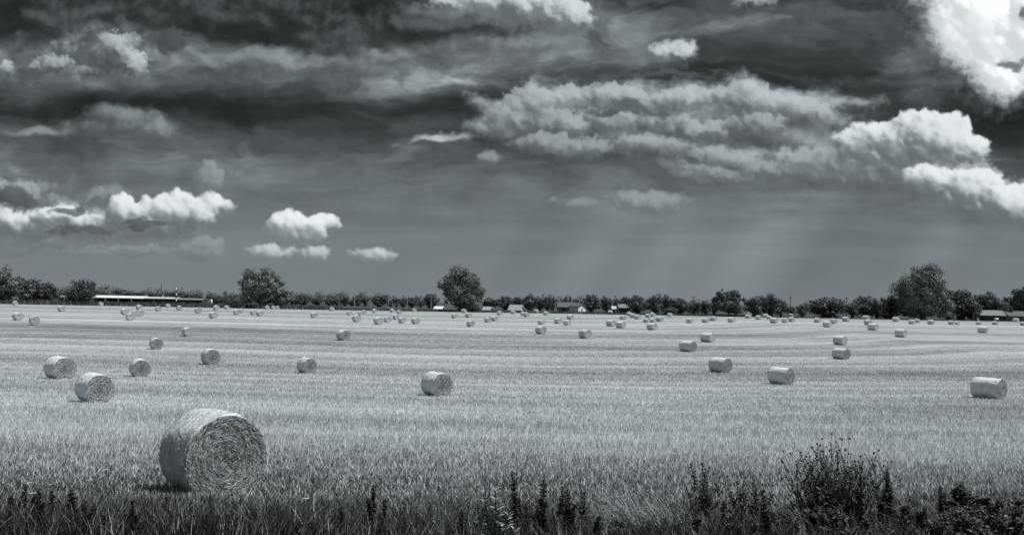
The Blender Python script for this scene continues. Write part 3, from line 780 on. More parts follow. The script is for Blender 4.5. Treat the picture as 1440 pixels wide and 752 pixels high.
BALES = [  # px of centre, px row of foot, height in px, turn of the end towards the right (degrees), label
 (288, 698, 114, 43, 'largest hay bale of all, close to the roadside grass, coarse spiral end facing us'),
 (128, 566, 42, 45, 'second largest bale, standing just up-left of the huge near bale'),
 (80, 533, 33, 50, 'bale touching the view of the second largest bale, just behind its left shoulder'),
 (194, 530, 26, 33, 'bale with its round end turned almost fully to us, right of two larger bales'),
 (613, 557, 34, 34, 'lone big bale in the middle of the near field, nothing close around it'),
 (1394, 561, 30, 36, 'large pale bale seen mostly side-on, nearest the right edge of the field'),
 (1100, 541, 24, 35, 'bale a little in front of the right-hand pair, second nearest bale on the right'),
 (1014, 524, 21, 35, 'bale standing between the nearest right-hand bales and a smaller pair behind it'),
 (430, 525, 22, 38, 'single mid-size bale in the open stubble left of the lone middle bale'),
 (294, 513, 22, 36, 'mid-size bale straight behind the huge near bale, right of the left cluster'),
 (218, 491.5, 16, 34, 'bale behind the round-ended one, below the striped mast and nearer than its neighbour'),
 (262.5, 473.5, 13.5, 33, 'bale on the darker swath below the striped mast'),
 (482, 479, 17, 34, 'solitary bale nearer than the cluster under the poles, left of it'),
 (823, 476, 12.5, 34, 'nearest of the bales below the white-gabled house'),
 (760.5, 470, 11.5, 34, 'bale just left of the nearest bale under the white-gabled house'),
 (968, 495, 15.5, 35, 'front one of the staggered pair on the pale diagonal swath'),
 (996, 481.5, 13.5, 35, 'rear one of the staggered pair on the pale diagonal swath'),
 (1184, 505.5, 15.5, 35, 'lower one of two bales standing one above the other on the right'),
 (1182.5, 485.5, 13, 35, 'upper one of two bales standing one above the other on the right'),
 (1268, 474.5, 12, 35, 'bale alone in front of the huge spreading tree, nearest to it of the big ones'),
 (1383.5, 468.5, 11, 35, 'bale alone in the field straight below the low house'),
 (1228.5, 465, 10.5, 35, 'nearest of the three bales lined up behind each other left of the huge spreading tree'),
 (1221.5, 457.5, 8.5, 35, 'middle of the three bales lined up left of the huge spreading tree'),
 (1218.5, 450, 6.5, 33, 'farthest of the three bales lined up left of the huge spreading tree'),
 (1164, 460.5, 10, 35, 'front bale of the close pair under the low wide tree'),
 (1172.5, 455.8, 7.5, 35, 'rear bale of the close pair under the low wide tree'),
 (1190, 452.5, 7, 35, 'bale right of the close pair under the low wide tree'),
 (1176.5, 448, 5, 35, 'small far bale in the shade line of the low wide tree'),
 (1150, 454, 6.5, 35, 'bale left of the close pair under the low wide tree'),
 (1260.5, 452.7, 6.5, 35, 'bale by the left foot of the huge spreading tree'),
 (1283, 456.3, 6.5, 35, 'bale in front of the dark trunk foot of the huge spreading tree'),
 (1290.5, 454, 5, 35, 'bale peeping out behind another at the foot of the huge spreading tree'),
 (1310, 456.5, 6.5, 35, 'bale under the middle of the huge spreading tree'),
 (1339, 457, 6, 35, 'bale under the right skirt of the huge spreading tree'),
 (1346, 457, 4.5, 35, 'half hidden bale beside the one under the right skirt of the huge tree'),
 (1373, 451.2, 4.8, 35, 'far bale in front of the left end of the low house'),
 (1377, 457, 4, 35, 'flat looking bale directly behind the one alone below the low house'),
 (1400, 457, 5, 35, 'pale side-on bale in front of the middle of the low house'),
 (1410.5, 451.5, 4.8, 35, 'far bale in front of the right end of the low house'),
 (1429.5, 453.2, 5.5, 35, 'bale in front of the grey-roofed house at the edge of the picture'),
 (1439, 458, 4, 35, 'bale cut by the right edge of the picture in the far field'),
 (20.5, 430, 6.5, 50, 'bale half hidden in the grass under the two tall trees on the far left'),
 (85.5, 438.7, 9.5, 48, 'single bale in the open gap left of the lone round tree by the shed'),
 (23.5, 451, 13, 48, 'left one of the two darker bales near the left edge of the far field'),
 (46.5, 457.5, 13, 44, 'right and lower one of the two darker bales near the far left edge'),
 (141.5, 430.5, 5, 48, 'faint bale against the uncut grass below the open shed'),
 (174.5, 443, 9.5, 44, 'left bale of the tight cluster below the open shed'),
 (182, 451.3, 12.5, 42, 'front and largest bale of the tight cluster below the open shed'),
 (189.5, 445.5, 9, 42, 'bale half covered by the front one of the cluster below the open shed'),
 (197, 444.8, 9, 40, 'right bale of the tight cluster below the open shed'),
 (195, 436, 7, 42, 'rear bale of the tight cluster below the open shed'),
 (222, 438.5, 7.5, 42, 'bale between the shed cluster and the striped mast'),
 (236, 433.5, 6, 42, 'small bale against the uncut grass just left of the striped mast'),
 (251.5, 437, 7, 42, 'bale just right of the foot of the striped mast'),
 (278, 441.5, 8.5, 40, 'bale below the low grey end of the barn, left of the small white tank'),
 (299, 448, 10.5, 40, 'front bale below the small white tank'),
 (303.5, 437, 7.5, 40, 'rear bale below the small white tank'),
 (318.5, 435.8, 6, 40, 'small bale in the gap left of the wide pale tree'),
 (332, 443.3, 7.5, 40, 'left bale of a row in front of the wide pale tree'),
 (339, 440.5, 6, 38, 'bale mostly hidden behind the left bale of the row before the wide pale tree'),
 (355.5, 443.5, 7, 38, 'second bale of the row in front of the wide pale tree'),
 (365, 445, 8, 38, 'front bale of the overlapping two before the wide pale tree'),
 (375.5, 435.5, 5.5, 38, 'bale at the dark foot of the wide pale tree'),
 (384, 435.4, 4, 38, 'faint bale at the right foot of the wide pale tree'),
 (390, 435.2, 4, 38, 'faintest bale under the low right branches of the wide pale tree'),
 (441, 447.5, 8, 38, 'lone bale right of the wide pale tree, left of the pole row'),
 (466.5, 438, 6, 38, 'far bale against the edge grass left of the pole row'),
 (491, 443.7, 6.5, 37, 'first bale below the leftmost thin pole'),
 (506.5, 444, 6, 37, 'front of two overlapping far bales below the leftmost thin pole'),
 (511.5, 442, 6, 37, 'rear of two overlapping far bales below the leftmost thin pole'),
 (501, 453.3, 10.5, 36, 'bigger bale in front of the two overlapping ones below the leftmost pole'),
 (526.5, 440.5, 6, 36, 'far bale below the second thin pole'),
 (531.5, 456.8, 11, 36, 'nearest bale below the second thin pole'),
 (544.5, 453.7, 9, 36, 'bale half behind the nearest bale below the second thin pole'),
 (551.5, 440, 5.5, 36, 'far bale below the third thin pole, left of another'),
 (561, 442, 6, 36, 'far bale below the thin poplar, right of another'),
 (556.5, 450, 7.5, 36, 'middle bale of the group under the thin poplar'),
 (565, 454.8, 8.5, 36, 'nearest bale of the group under the thin poplar'),
 (584, 455.8, 9.5, 36, 'rightmost bale of the cluster under the poles, level with the nearest ones'),
 (582.5, 438.7, 5, 36, 'far bale against the edge grass left of the tall oval tree'),
 (639, 448, 7, 36, 'bale straight in front of the tall oval tree'),
 (652.5, 440.5, 5.5, 36, 'bale at the dark foot of the tall oval tree'),
 (658.5, 446.7, 6.5, 36, 'bale under the right half of the tall oval tree'),
 (661.5, 459.7, 8.5, 36, 'nearest bale below the tall oval tree'),
 (686, 453.7, 7.5, 36, 'left bale of the pair right of the tall oval tree'),
 (695, 451.8, 7, 36, 'right bale of the pair right of the tall oval tree'),
 (702.5, 443.8, 6, 36, 'far bale left of the white slanted barn roof'),
 (721.5, 442, 5.5, 36, 'far bale just under the left corner of the white slanted barn roof'),
 (735.5, 444.5, 5.5, 36, 'rear bale of the overlapping two under the white slanted barn roof'),
 (740.5, 446, 6.5, 36, 'front bale of the overlapping two under the white slanted barn roof'),
 (754.5, 441, 5, 35, 'far bale against the edge grass right of the white slanted barn roof'),
 (768, 443.7, 6, 35, 'far bale between the white slanted barn roof and the white-gabled house'),
 (802, 449.8, 7, 35, 'bale directly below the white-gabled house'),
 (761.5, 457, 7.5, 35, 'bale below the gap between slanted barn roof and white-gabled house'),
 (784.5, 455.7, 8, 35, 'bale left of the pair below the white-gabled house'),
 (797.5, 457.7, 8, 35, 'right and nearer bale of the pair below the white-gabled house'),
 (858.5, 442.5, 5.5, 35, 'far bale right of the dark tree by the white-gabled house'),
 (876, 450, 6.5, 35, 'bale below the little grey-roofed cottage'),
 (885, 444.3, 5.5, 35, 'leftmost of three far bales stepping down before the bushy grove'),
 (890, 447, 6, 35, 'middle of three far bales stepping down before the bushy grove'),
 (896.5, 449.2, 6.5, 35, 'rightmost of three far bales stepping down before the bushy grove'),
 (859, 459.2, 9, 35, 'left bale of the two nearest below the little grey-roofed cottage'),
 (873, 461.8, 10, 35, 'right bale of the two nearest below the little grey-roofed cottage'),
 (911.5, 447, 5.3, 35, 'left bale of the far pair in front of the bushy grove'),
 (918, 445.8, 6, 35, 'right bale of the far pair in front of the bushy grove'),
 (909.5, 453.9, 6.2, 35, 'left bale of the middle row in front of the bushy grove'),
 (918, 454, 6.2, 35, 'middle bale of the middle row in front of the bushy grove'),
 (928, 452.6, 7, 35, 'right bale of the middle row in front of the bushy grove'),
 (917.5, 464.6, 10.5, 35, 'nearest bale in front of the bushy grove'),
 (935, 443.7, 4.8, 35, 'far bale under the right end of the bushy grove'),
 (942.5, 446, 5.5, 35, 'bale a step nearer than the one under the right end of the grove'),
 (953.5, 443.5, 4.8, 35, 'pale far bale in the edge grass between grove and twin-crowned tree'),
 (970, 454.6, 6.8, 35, 'bale alone in the field below the dark utility pole'),
 (992.5, 454.2, 6.8, 35, 'left bale of the pair left of the twin-crowned tree'),
 (1003.5, 451.7, 6.8, 35, 'right bale of the pair left of the twin-crowned tree'),
 (1029, 453.8, 7.2, 35, 'bale straight below the twin-crowned tree'),
 (1037.5, 443.7, 5, 35, 'pale far bale at the right foot of the twin-crowned tree'),
 (1054.5, 444.7, 5, 35, 'rear of two far bales under the left one of the round pair of trees'),
 (1052, 448.2, 5.6, 35, 'front of two far bales under the left one of the round pair of trees'),
 (1067, 449.7, 6, 35, 'far bale under the middle of the round pair of trees'),
 (1077, 447.2, 5.5, 35, 'far bale under the right one of the round pair of trees'),
 (1082, 449.2, 5.2, 35, 'far bale touching the one under the right tree of the round pair'),
 (1089, 454.9, 8.2, 35, 'nearest bale below the round pair of trees'),
 (1104.5, 454.2, 6.8, 35, 'left bale of the pair below the second utility pole'),
 (1113.5, 452.9, 6.8, 35, 'right bale of the pair below the second utility pole'),
 (1113, 446.7, 5.2, 35, 'far bale in the gap below the second utility pole'),
 (1122.5, 446.9, 5, 35, 'far bale before the small dark shrubs left of the low wide tree'),
]
def build_bales():
    hero = make_bale(1.10, 1.0, 24000, .0042, 3200, 160, 40)
    mids = [make_bale(L, s, 1800, .013, 700, 96, 22) for L, s in ((1.42, 2.0), (1.85, 3.7))]
    fars = [far_bale(L, s) for L, s in ((1.45, .3), (1.5, 4.4), (1.8, 1.9), (1.9, 3.1))]
    r = random.Random(3); used = set()
    for i, (px, py, hpx, th, lab) in enumerate(BALES):
        p = hit(px, py - .6)
        pred = 2 * BR / p.y * FPX
        s = min(max(hpx / pred, .86), 1.13)
        if i == 0: o = hero; s = 1.0
        elif hpx >= 15:
            k = 0 if px < 700 else 1; o = mids[k] if k not in used else copy_tree(mids[k]); used.add(k)
        else:
            o = link('hay_bale', fars[i % 2 + (0 if px < 620 else 2)], None)
        # the middle of the foot lies half a bale behind the lowest point seen
        o.location = p + Vector((0, .35 * s, -.04)); o.location.z = zt(0, o.location.y) - .04
        j = 0 if hpx > 20 else r.uniform(-7, 7)
        o.rotation_euler = (0, 0, R(th + j)); o.scale = (s * r.uniform(.97, 1.05), s * r.uniform(.92, 1.06), s * r.uniform(.94, 1.02)) if i else (s, s, s)
        tag(o, lab, 'hay bale', 'round hay bales scattered over the field')
build_bales()

# ------------------------------------------------------------------ trees
def leaf_material():
    m_, t, b = mat('foliage')
    at_ = t.new('ShaderNodeAttribute'); at_.attribute_name = 'albedo'
    t.put(b.inputs['Base Color'], t.tint(at_.outputs['Fac'], (.90, 1.0, 1.0)))
    b.inputs['Roughness'].default_value = .55; b.inputs['Specular IOR Level'].default_value = .3
    return m_
LEAF = leaf_material()
BARK = flat_mat('bark', .10, .9, .4, 3.0)
def unit(n, rng):
    v = rng.normal(size=(n, 3)); return v / np.linalg.norm(v, axis=1)[:, None]
def leaf_quads(P, N, size, alb, rng, asp=.7):
    n = len(P)
    a = np.cross(N, unit(n, rng)); a /= np.maximum(np.linalg.norm(a, axis=1), 1e-6)[:, None]
    b = np.cross(N, a)
    s = size[:, None]
    v = np.stack([P - a * s, P - b * s * asp, P + a * s, P + b * s * asp], 1).reshape(-1, 3)
    return v, np.arange(4 * n), np.full(n, 4), np.repeat(alb, 4)
def crown_mesh(name, w, h, hb, kind, n, leaf, seed, depth=None, base_alb=.085):
    """leaves on many uneven boughs inside a crown of width w from hb to h"""
    rng = np.random.default_rng(seed); d = depth or w
    ch = h - hb; cz = hb + ch / 2
    nb = {'round': 40, 'broad': 70, 'tall': 40, 'conifer': 22, 'twin': 46, 'shrub': 22}[kind]
    blobs = []
    for i in range(nb):
        q = (i + .5) / nb
        if kind == 'conifer':
            z = hb + ch * (q ** .9) * .93; rr = (1 - q) * .36 + .04
            a = rng.uniform(0, 6.28); blobs.append((math.cos(a) * rr * w * .55, math.sin(a) * rr * d * .55, z, rr * w * .62, ch * .11)); continue
        t = rng.uniform(0, 6.28); ph = math.asin(rng.uniform(-1, 1))
        k = rng.uniform(.45, .93)
        x, y, z = math.cos(t) * math.cos(ph) * k * w / 2, math.sin(t) * math.cos(ph) * k * d / 2, cz + math.sin(ph) * k * ch / 2
        rad = (.075 + .20 * rng.random() ** 1.6) * (1.25 - .6 * k) * min(w, ch)
        if kind == 'twin': x = x * .55 + (.25 if i % 2 else -.27) * w; rad *= .8
        # low boughs droop and narrow a little towards the foot
        if z < cz: x *= .96
        blobs.append((x, y, z, rad, rad * rng.uniform(.7, 1.0)))
    B = np.array(blobs)
    wts = B[:, 3] ** 2; wts /= wts.sum()
    idx = rng.choice(len(B), int(n * .78), p=wts)
    u = unit(len(idx), rng); lump = 1 + .3 * np.sin(u[:, 0] * 7 + idx) * np.sin(u[:, 2] * 6 + idx * 2)
    rf = rng.uniform(.62, 1.08, len(idx)) * lump
    P = np.stack([B[idx, 0] + u[:, 0] * B[idx, 3] * rf, B[idx, 1] + u[:, 1] * B[idx, 3] * rf, B[idx, 2] + u[:, 2] * B[idx, 4] * rf], -1)
    N = u + .4 * unit(len(idx), rng)
    m_ = n - len(idx)                                        # inner leaves keep the crown from being hollow
    ui = unit(m_, rng) * (rng.random(m_) ** .4)[:, None]
    sh = .36 if kind != 'conifer' else .16
    Pi = np.stack([ui[:, 0] * w * sh, ui[:, 1] * d * sh, cz + ui[:, 2] * ch * .40], -1)
    P = np.concatenate([P, Pi]); N = np.concatenate([N, unit(m_, rng)])
    N /= np.linalg.norm(N, axis=1)[:, None]
    keep = P[:, 2] > hb * .6 - .001 * h
    P, N = P[keep], N[keep]
    tone_b = rng.uniform(.6, 1.55, len(B)); tb = np.concatenate([tone_b[idx], np.ones(m_)])[keep]
    alb = base_alb * tb * rng.uniform(.78, 1.25, len(P))
    v, f, c, al = leaf_quads(P, N, leaf * rng.uniform(.6, 1.3, len(P)), alb, rng)
    return mesh_np(name, v, f, c, False, {'albedo': al})
def trunk_mesh(name, w, h, hb, seed, limbs=5):
    rng = random.Random(seed); m_ = MB(); r0 = max(.022 * h, .1)
    m_.tube([(0, 0, -.3), (rng.uniform(-.02, .02) * h, 0, h * .2), (rng.uniform(-.04, .04) * h, rng.uniform(-.03, .03) * h, h * .45), (rng.uniform(-.05, .05) * h, 0, h * .8)], [r0 * 1.35, r0, r0 * .7, r0 * .2], 7)
    for i in range(limbs):
        a = i * 2.4 + rng.uniform(-.4, .4); z0 = h * rng.uniform(.16, .42); k = rng.uniform(.22, .38) * w
        m_.tube([(0, 0, z0), (math.cos(a) * k * .5, math.sin(a) * k * .5, z0 + h * .12), (math.cos(a) * k, math.sin(a) * k, z0 + h * rng.uniform(.2, .36))], [r0 * .55, r0 * .4, r0 * .12], 5)
    me = bpy.data.meshes.new(name); me.from_pydata(m_.v, [], m_.f); me.update(); me.materials.append(BARK)
    return me
def at_edge(px, off=0.0):
    d = ray(px, 435); k = d.x / d.y
    y = 334 / (1 - .17 * k) + off
    return y
VAR = {}
def variant(kind, i):
    """shared crown and trunk of unit size for the many far trees"""
    if (kind, i) not in VAR:
        n = {'round': 5200, 'broad': 6500, 'tall': 5000, 'conifer': 2600, 'twin': 6000, 'shrub': 2600}[kind]
        c = crown_mesh('crown', 1.0, 1.0, .0, kind, n, .025, 100 + i * 7 + len(kind), base_alb=.095); c.materials.append(LEAF)
        VAR[(kind, i)] = (c, trunk_mesh('trunk', 1.0, 1.0, .05, i))
    return VAR[(kind, i)]
TREES = [  # px centre, px row of top, px width, metres behind the field edge, kind, name, label
 (4, 376.5, 40, 8, 'tall', 'leafy_tree', 'tall dark tree cut by the left edge of the picture'),
 (41, 388, 46, 9, 'round', 'leafy_tree', 'rounded dark tree second from the left edge'),
 (66, 395, 27, 14, 'tall', 'leafy_tree', 'slim tree on the right flank of the far left clump'),
 (116, 389.5, 45, 7, 'round', 'leafy_tree', 'lone round tree at the left end of the open shed'),
 (86, 409, 22, 90, 'round', 'leafy_tree', 'low tree in the gap left of the round tree by the shed'),
 (98, 415, 16, 8, 'shrub', 'shrub', 'shrub leaning on the left side of the round tree by the shed'),
 (152, 409.5, 30, 120, 'round', 'leafy_tree', 'far wooded rise tree above the left end of the white shed roof'),
 (176, 406.5, 34, 125, 'broad', 'leafy_tree', 'broad far tree above the middle of the white shed roof'),
 (203, 408.5, 32, 120, 'broad', 'leafy_tree', 'far tree above the right end of the white shed roof'),
 (224, 410.5, 22, 115, 'round', 'leafy_tree', 'far tree under the thin dark aerial pole'),
 (243, 409, 28, 120, 'round', 'leafy_tree', 'far tree rising behind the striped mast'),
 (264, 411.5, 26, 120, 'round', 'leafy_tree', 'far tree right of the striped mast'),
 (279, 412.5, 15, 70, 'round', 'leafy_tree', 'small round far tree at the right end of the low barn'),
 (304, 414, 20, 60, 'round', 'leafy_tree', 'small round tree above the small white tank'),
 (320, 417.5, 22, 60, 'shrub', 'leafy_tree', 'low tree left of the wide pale tree'),
 (334, 418, 18, 60, 'shrub', 'leafy_tree', 'low tree tucked behind the left side of the wide pale tree'),
 (413, 417.5, 16, 60, 'round', 'leafy_tree', 'low far tree close right of the wide pale tree'),
 (425.5, 412.5, 19, 55, 'round', 'leafy_tree', 'darker round tree right of the wide pale tree'),
 (446, 417.5, 17, 90, 'round', 'leafy_tree', 'first small tree of the far row left of the poles'),
 (462, 419.5, 16, 95, 'round', 'leafy_tree', 'second small tree of the far row left of the poles'),
 (474, 419.5, 16, 95, 'round', 'leafy_tree', 'third small tree of the far row left of the poles'),
 (485, 415.5, 15, 85, 'tall', 'leafy_tree', 'upright far tree just left of the leftmost thin pole'),
 (495, 420, 12, 95, 'round', 'leafy_tree', 'low tree behind the leftmost thin pole'),
 (503, 415.5, 12, 90, 'tall', 'leafy_tree', 'narrow tree just right of the leftmost thin pole'),
 (514, 416, 10, 90, 'tall', 'leafy_tree', 'narrow pointed tree left of the second thin pole'),
 (533, 413.5, 26, 80, 'round', 'leafy_tree', 'largest round tree among the thin poles'),
 (549, 421, 14, 95, 'shrub', 'leafy_tree', 'low bush-like tree right of the third thin pole'),
 (557.5, 415.5, 6, 85, 'conifer', 'conifer', 'thin dark poplar-like spire among the poles'),
 (567, 420.5, 13, 90, 'round', 'leafy_tree', 'low tree right of the thin dark spire'),
 (579, 417, 18, 85, 'round', 'leafy_tree', 'round tree right of the fourth thin pole'),
 (592, 420.5, 14, 95, 'shrub', 'leafy_tree', 'low tree left of the tree beside the fifth pole'),
 (606, 411, 21, 70, 'round', 'leafy_tree', 'round tree just left of the tall oval tree'),
 (690, 419, 24, 120, 'round', 'leafy_tree', 'hazy low tree just right of the tall oval tree'),
 (711, 414.5, 27, 60, 'round', 'leafy_tree', 'round tree left of the white slanted barn roof'),
 (728, 416.5, 16, 80, 'tall', 'leafy_tree', 'narrow tree behind the white slanted barn roof'),
 (746, 413.5, 23, 60, 'tall', 'leafy_tree', 'dark tree right of the white slanted barn roof'),
 (760, 417, 15, 70, 'round', 'leafy_tree', 'rounded tree in the middle of the barn-to-house row'),
 (770, 415.5, 18, 65, 'round', 'leafy_tree', 'fuller rounded tree in the barn-to-house row'),
 (778, 414, 10, 70, 'conifer', 'conifer', 'pointed conifer between barn and white-gabled house'),
 (795.5, 414, 13, 85, 'conifer', 'conifer', 'left dark conifer behind the white-gabled house'),
 (801.5, 413.5, 9, 85, 'conifer', 'conifer', 'right dark conifer behind the white-gabled house'),
 (812, 420, 16, 85, 'round', 'leafy_tree', 'low tree showing over the roof of the white-gabled house'),
 (831.5, 411.5, 27, 40, 'round', 'leafy_tree', 'full dark tree right beside the white-gabled house'),
 (853.5, 416, 18, 60, 'round', 'leafy_tree', 'tree left of the little grey-roofed cottage'),
 (868, 418.5, 12, 90, 'tall', 'leafy_tree', 'slim tree behind the little grey-roofed cottage'),
 (878.5, 415, 17, 90, 'round', 'leafy_tree', 'round tree above the little grey-roofed cottage'),
 (896, 413, 30, 12, 'round', 'leafy_tree', 'left full tree of the bushy grove'),
 (921, 413, 24, 12, 'round', 'leafy_tree', 'middle full tree of the bushy grove'),
 (939, 414.5, 22, 14, 'round', 'leafy_tree', 'right tree of the bushy grove'),
 (956, 417.5, 28, 14, 'broad', 'leafy_tree', 'lower broad tree sloping off the right of the bushy grove'),
 (942, 431, 26, 6, 'shrub', 'shrub', 'rounded shrub at the right foot of the bushy grove'),
 (976, 422, 20, 18, 'round', 'leafy_tree', 'small tree under the dark utility pole'),
 (992, 422.5, 18, 30, 'round', 'leafy_tree', 'small tree left of the twin-crowned tree'),
 (1004, 421.5, 13, 60, 'round', 'leafy_tree', 'far pale tree against the left side of the twin-crowned tree'),
 (1061, 416, 27, 10, 'round', 'leafy_tree', 'left one of the round pair of trees right of the twin-crowned tree'),
 (1083, 413, 30, 10, 'round', 'leafy_tree', 'right and taller one of the round pair of trees'),
 (1098, 421, 15, 16, 'shrub', 'leafy_tree', 'low tree on the right flank of the round pair'),
 (1112, 430, 16, 14, 'shrub', 'shrub', 'low shrub under the second utility pole'),
 (1127.5, 426, 19, 10, 'shrub', 'shrub', 'dark shrub just left of the low wide tree'),
 (1163, 416.5, 58, 10, 'broad', 'leafy_tree', 'low wide tree with a flat dome crown'),
 (1199, 423.5, 20, 9, 'shrub', 'leafy_tree', 'small pale tree right of the low wide tree'),
 (1217, 413, 32, 14, 'round', 'leafy_tree', 'tree with an uneven top between the low wide tree and the huge tree'),
 (1233, 420, 20, 10, 'round', 'leafy_tree', 'paler lower tree in front of the uneven-topped one'),
 (1252, 415, 28, 16, 'round', 'leafy_tree', 'tree close to the left side of the huge spreading tree'),
 (1352, 405.5, 44, 22, 'broad', 'leafy_tree', 'full tree touching the right side of the huge spreading tree'),
 (1383, 410.5, 36, 50, 'round', 'leafy_tree', 'dark round tree behind the left end of the low house'),
 (1368, 419, 22, 16, 'round', 'leafy_tree', 'pale rounded tree at the left end of the low house'),
 (1401, 419, 26, 40, 'round', 'leafy_tree', 'tree behind the roof of the low house'),
 (1417, 414.5, 26, 50, 'round', 'leafy_tree', 'taller tree behind the right end of the low house'),
 (1416, 427, 17, 26, 'round', 'leafy_tree', 'very dark small tree between the two right houses'),
 (1441, 399.5, 34, 40, 'tall', 'leafy_tree', 'tall tree cut by the right edge of the picture'),
 (1372, 437, 11, 10, 'shrub', 'shrub', 'small round shrub before the left end of the low house'),
 (1334, 437, 26, 10, 'shrub', 'shrub', 'pale scrub at the right foot of the huge spreading tree'),
 (1246, 441, 22, 8, 'shrub', 'shrub', 'low scrub at the left foot of the huge spreading tree'),
]
def build_trees():
    r = random.Random(5)
    for i, (px, top, wpx, off, kind, name, lab) in enumerate(TREES):
        y = at_edge(px, off); p = at(px, y)
        h = ztop(px, top, y) - p.z; w = wpx / FPX * y * r.uniform(1.02, 1.2)
        c, tr = variant(kind, r.randrange(3))
        o = empty(name, p, lab, 'shrub' if name == 'shrub' else 'tree', 'trees and shrubs beyond the field edge', r.uniform(0, 6.28))
        a = link('crown', c, None, o); b = link('trunk', tr, None, o)
        o.scale = (w, w, h)
    # the three great trees of the field edge
    for px, top, wpx, off, kind, n, leaf, lab, lobes in (
        (366, 378.5, 62, 4, 'broad', 30000, .27, 'wide pale-leaved tree with a long low right shoulder at the field edge', ((30, 404, 28),)),
        (646, 374.5, 62, 3, 'broad', 30000, .27, 'tall oval tree standing alone by the far field edge in the middle', ((20, 396, 30),)),
        (1296, 374, 76, 4, 'broad', 42000, .28, 'huge spreading tree, tallest of all, at the right of the far edge', ((28, 398, 36), (-20, 402, 34))),
        (1025, 405.5, 40, 5, 'twin', 16000, .24, 'twin-crowned tree with a notch of sky between its tops', ())):
        y = at_edge(px, off); p = at(px, y); h = ztop(px, top, y) - p.z; w = wpx / FPX * y
        o = empty('leafy_tree', p, lab, 'tree', 'trees and shrubs beyond the field edge')
        pale = .15 if n != 16000 else .10
        c = crown_mesh('crown', w, h, .2, kind, n, leaf, int(px), None, pale if px < 500 else pale * .85)
        c.materials.append(LEAF); link('crown', c, None, o)
        for j, (dx, t2, w2) in enumerate(lobes):
            h2 = ztop(px + dx, t2, y) - p.z; ww = w2 / FPX * y
            c = crown_mesh('crown', ww, h2, .1, 'round', 9000, leaf, int(px) + 5 + j, None, pale * .9); c.materials.append(LEAF)
            link('crown', c, None, o, (dx / FPX * y, -.8, 0))
        link('trunk', trunk_mesh('trunk', w, h, .6, int(px), 7), None, o)
    # far woodland that reads as one mass behind the single trees
    rng = np.random.default_rng(77); m_ = 470
    y0 = rng.uniform(455, 700, m_); x0 = rng.uniform(-.62, .62, m_) * y0
    hh = (2.4 + 5.2 * rng.random(m_) ** 1.7) * np.where(x0 > 60, 1.12, 1.0) * (1 + .22 * np.sin(x0 * .05)); ww = hh * rng.uniform(.6, 1.2, m_)
    per = 240; n = m_ * per; i = np.repeat(np.arange(m_), per)
    u = unit(n, rng); lump = 1 + .28 * np.sin(u[:, 0] * 6 + i) * np.sin(u[:, 2] * 5 + i * 1.7)
    rf = (rng.uniform(.55, 1.05, n) * lump)[:, None]
    P = np.stack([x0[i], y0[i], EYE - H(y0[i]) + hh[i] * .47], -1) + u * rf * np.stack([ww[i] / 2, ww[i] / 2, hh[i] * .52], -1)
    N = u + .4 * unit(n, rng); N /= np.linalg.norm(N, axis=1)[:, None]
    tb = rng.uniform(.7, 1.4, m_)
    v, f, c, al = leaf_quads(P, N, rng.uniform(.22, .45, n), .085 * tb[i] * rng.uniform(.8, 1.25, n), rng)
    tag(link('distant_woodland', mesh_np('distant_woodland', v, f, c, False, {'albedo': al}), LEAF), kind='stuff')
build_trees()
# ------------------------------------------------------------------ buildings, poles and small things of the far edge
WHITE = flat_mat('white_metal_sheet', .68, .5, .06, .6)
WPAINT = flat_mat('white_painted_wall', .78, .7, .06, .8)
GREYROOF = flat_mat('grey_roofing', .11, .8, .15, .8)
PALEROOF = flat_mat('pale_roofing', .2, .8, .12, .8)
MIDROOF = flat_mat('weathered_sheet_roof', .45, .6, .15, .8)
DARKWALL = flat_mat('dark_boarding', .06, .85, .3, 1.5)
MIDWALL = flat_mat('weathered_wall', .20, .85, .2, 1.2)
GLASS = flat_mat('window_glass', .03, .15, .1, 1.0, .5)
POLEM = flat_mat('grey_pole', .34, .8, .15, 1.0)
DARKPOLE = flat_mat('tarred_pole', .05, .8, .2, 1.0)
METAL = flat_mat('galvanised_metal', .45, .5, .1, 1.0)

def place(name, px, off, label, cat, group=None, rz=0.0, abs_y=None):
    y = abs_y or at_edge(px, off)
    return empty(name, at(px, y), label, cat, group, rz), y
def zrel(px, py, y):                                   # height above the ground at that depth
    return ztop(px, py, y) - zt(0, y)
def build_shed():
    o, y = place('open_shed', 165, 26, 'long open-fronted shed with a bright white roof and white posts', 'shed')
    k = y / FPX; hl = 34 * k
    he, hr = zrel(165, 418.7, y), zrel(165, 415.6, y)
    m_ = MB(); m_.prism([(-.5, he), (4.6, hr), (9.6, he), (9.6, he - .16), (4.6, hr - .2), (-.5, he - .16)], -hl - .6, hl + .4); m_.build('roof', WHITE, o)
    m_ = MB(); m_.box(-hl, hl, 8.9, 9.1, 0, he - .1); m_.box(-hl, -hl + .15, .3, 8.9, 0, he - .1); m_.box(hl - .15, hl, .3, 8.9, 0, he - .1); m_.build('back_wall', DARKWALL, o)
    for px in (147.5, 166, 184.5):
        m_ = MB(); dx = (px - 165) * k; m_.box(dx - .22, dx + .22, -.05, .35, 0, he - .17); m_.build('post', WPAINT, o)
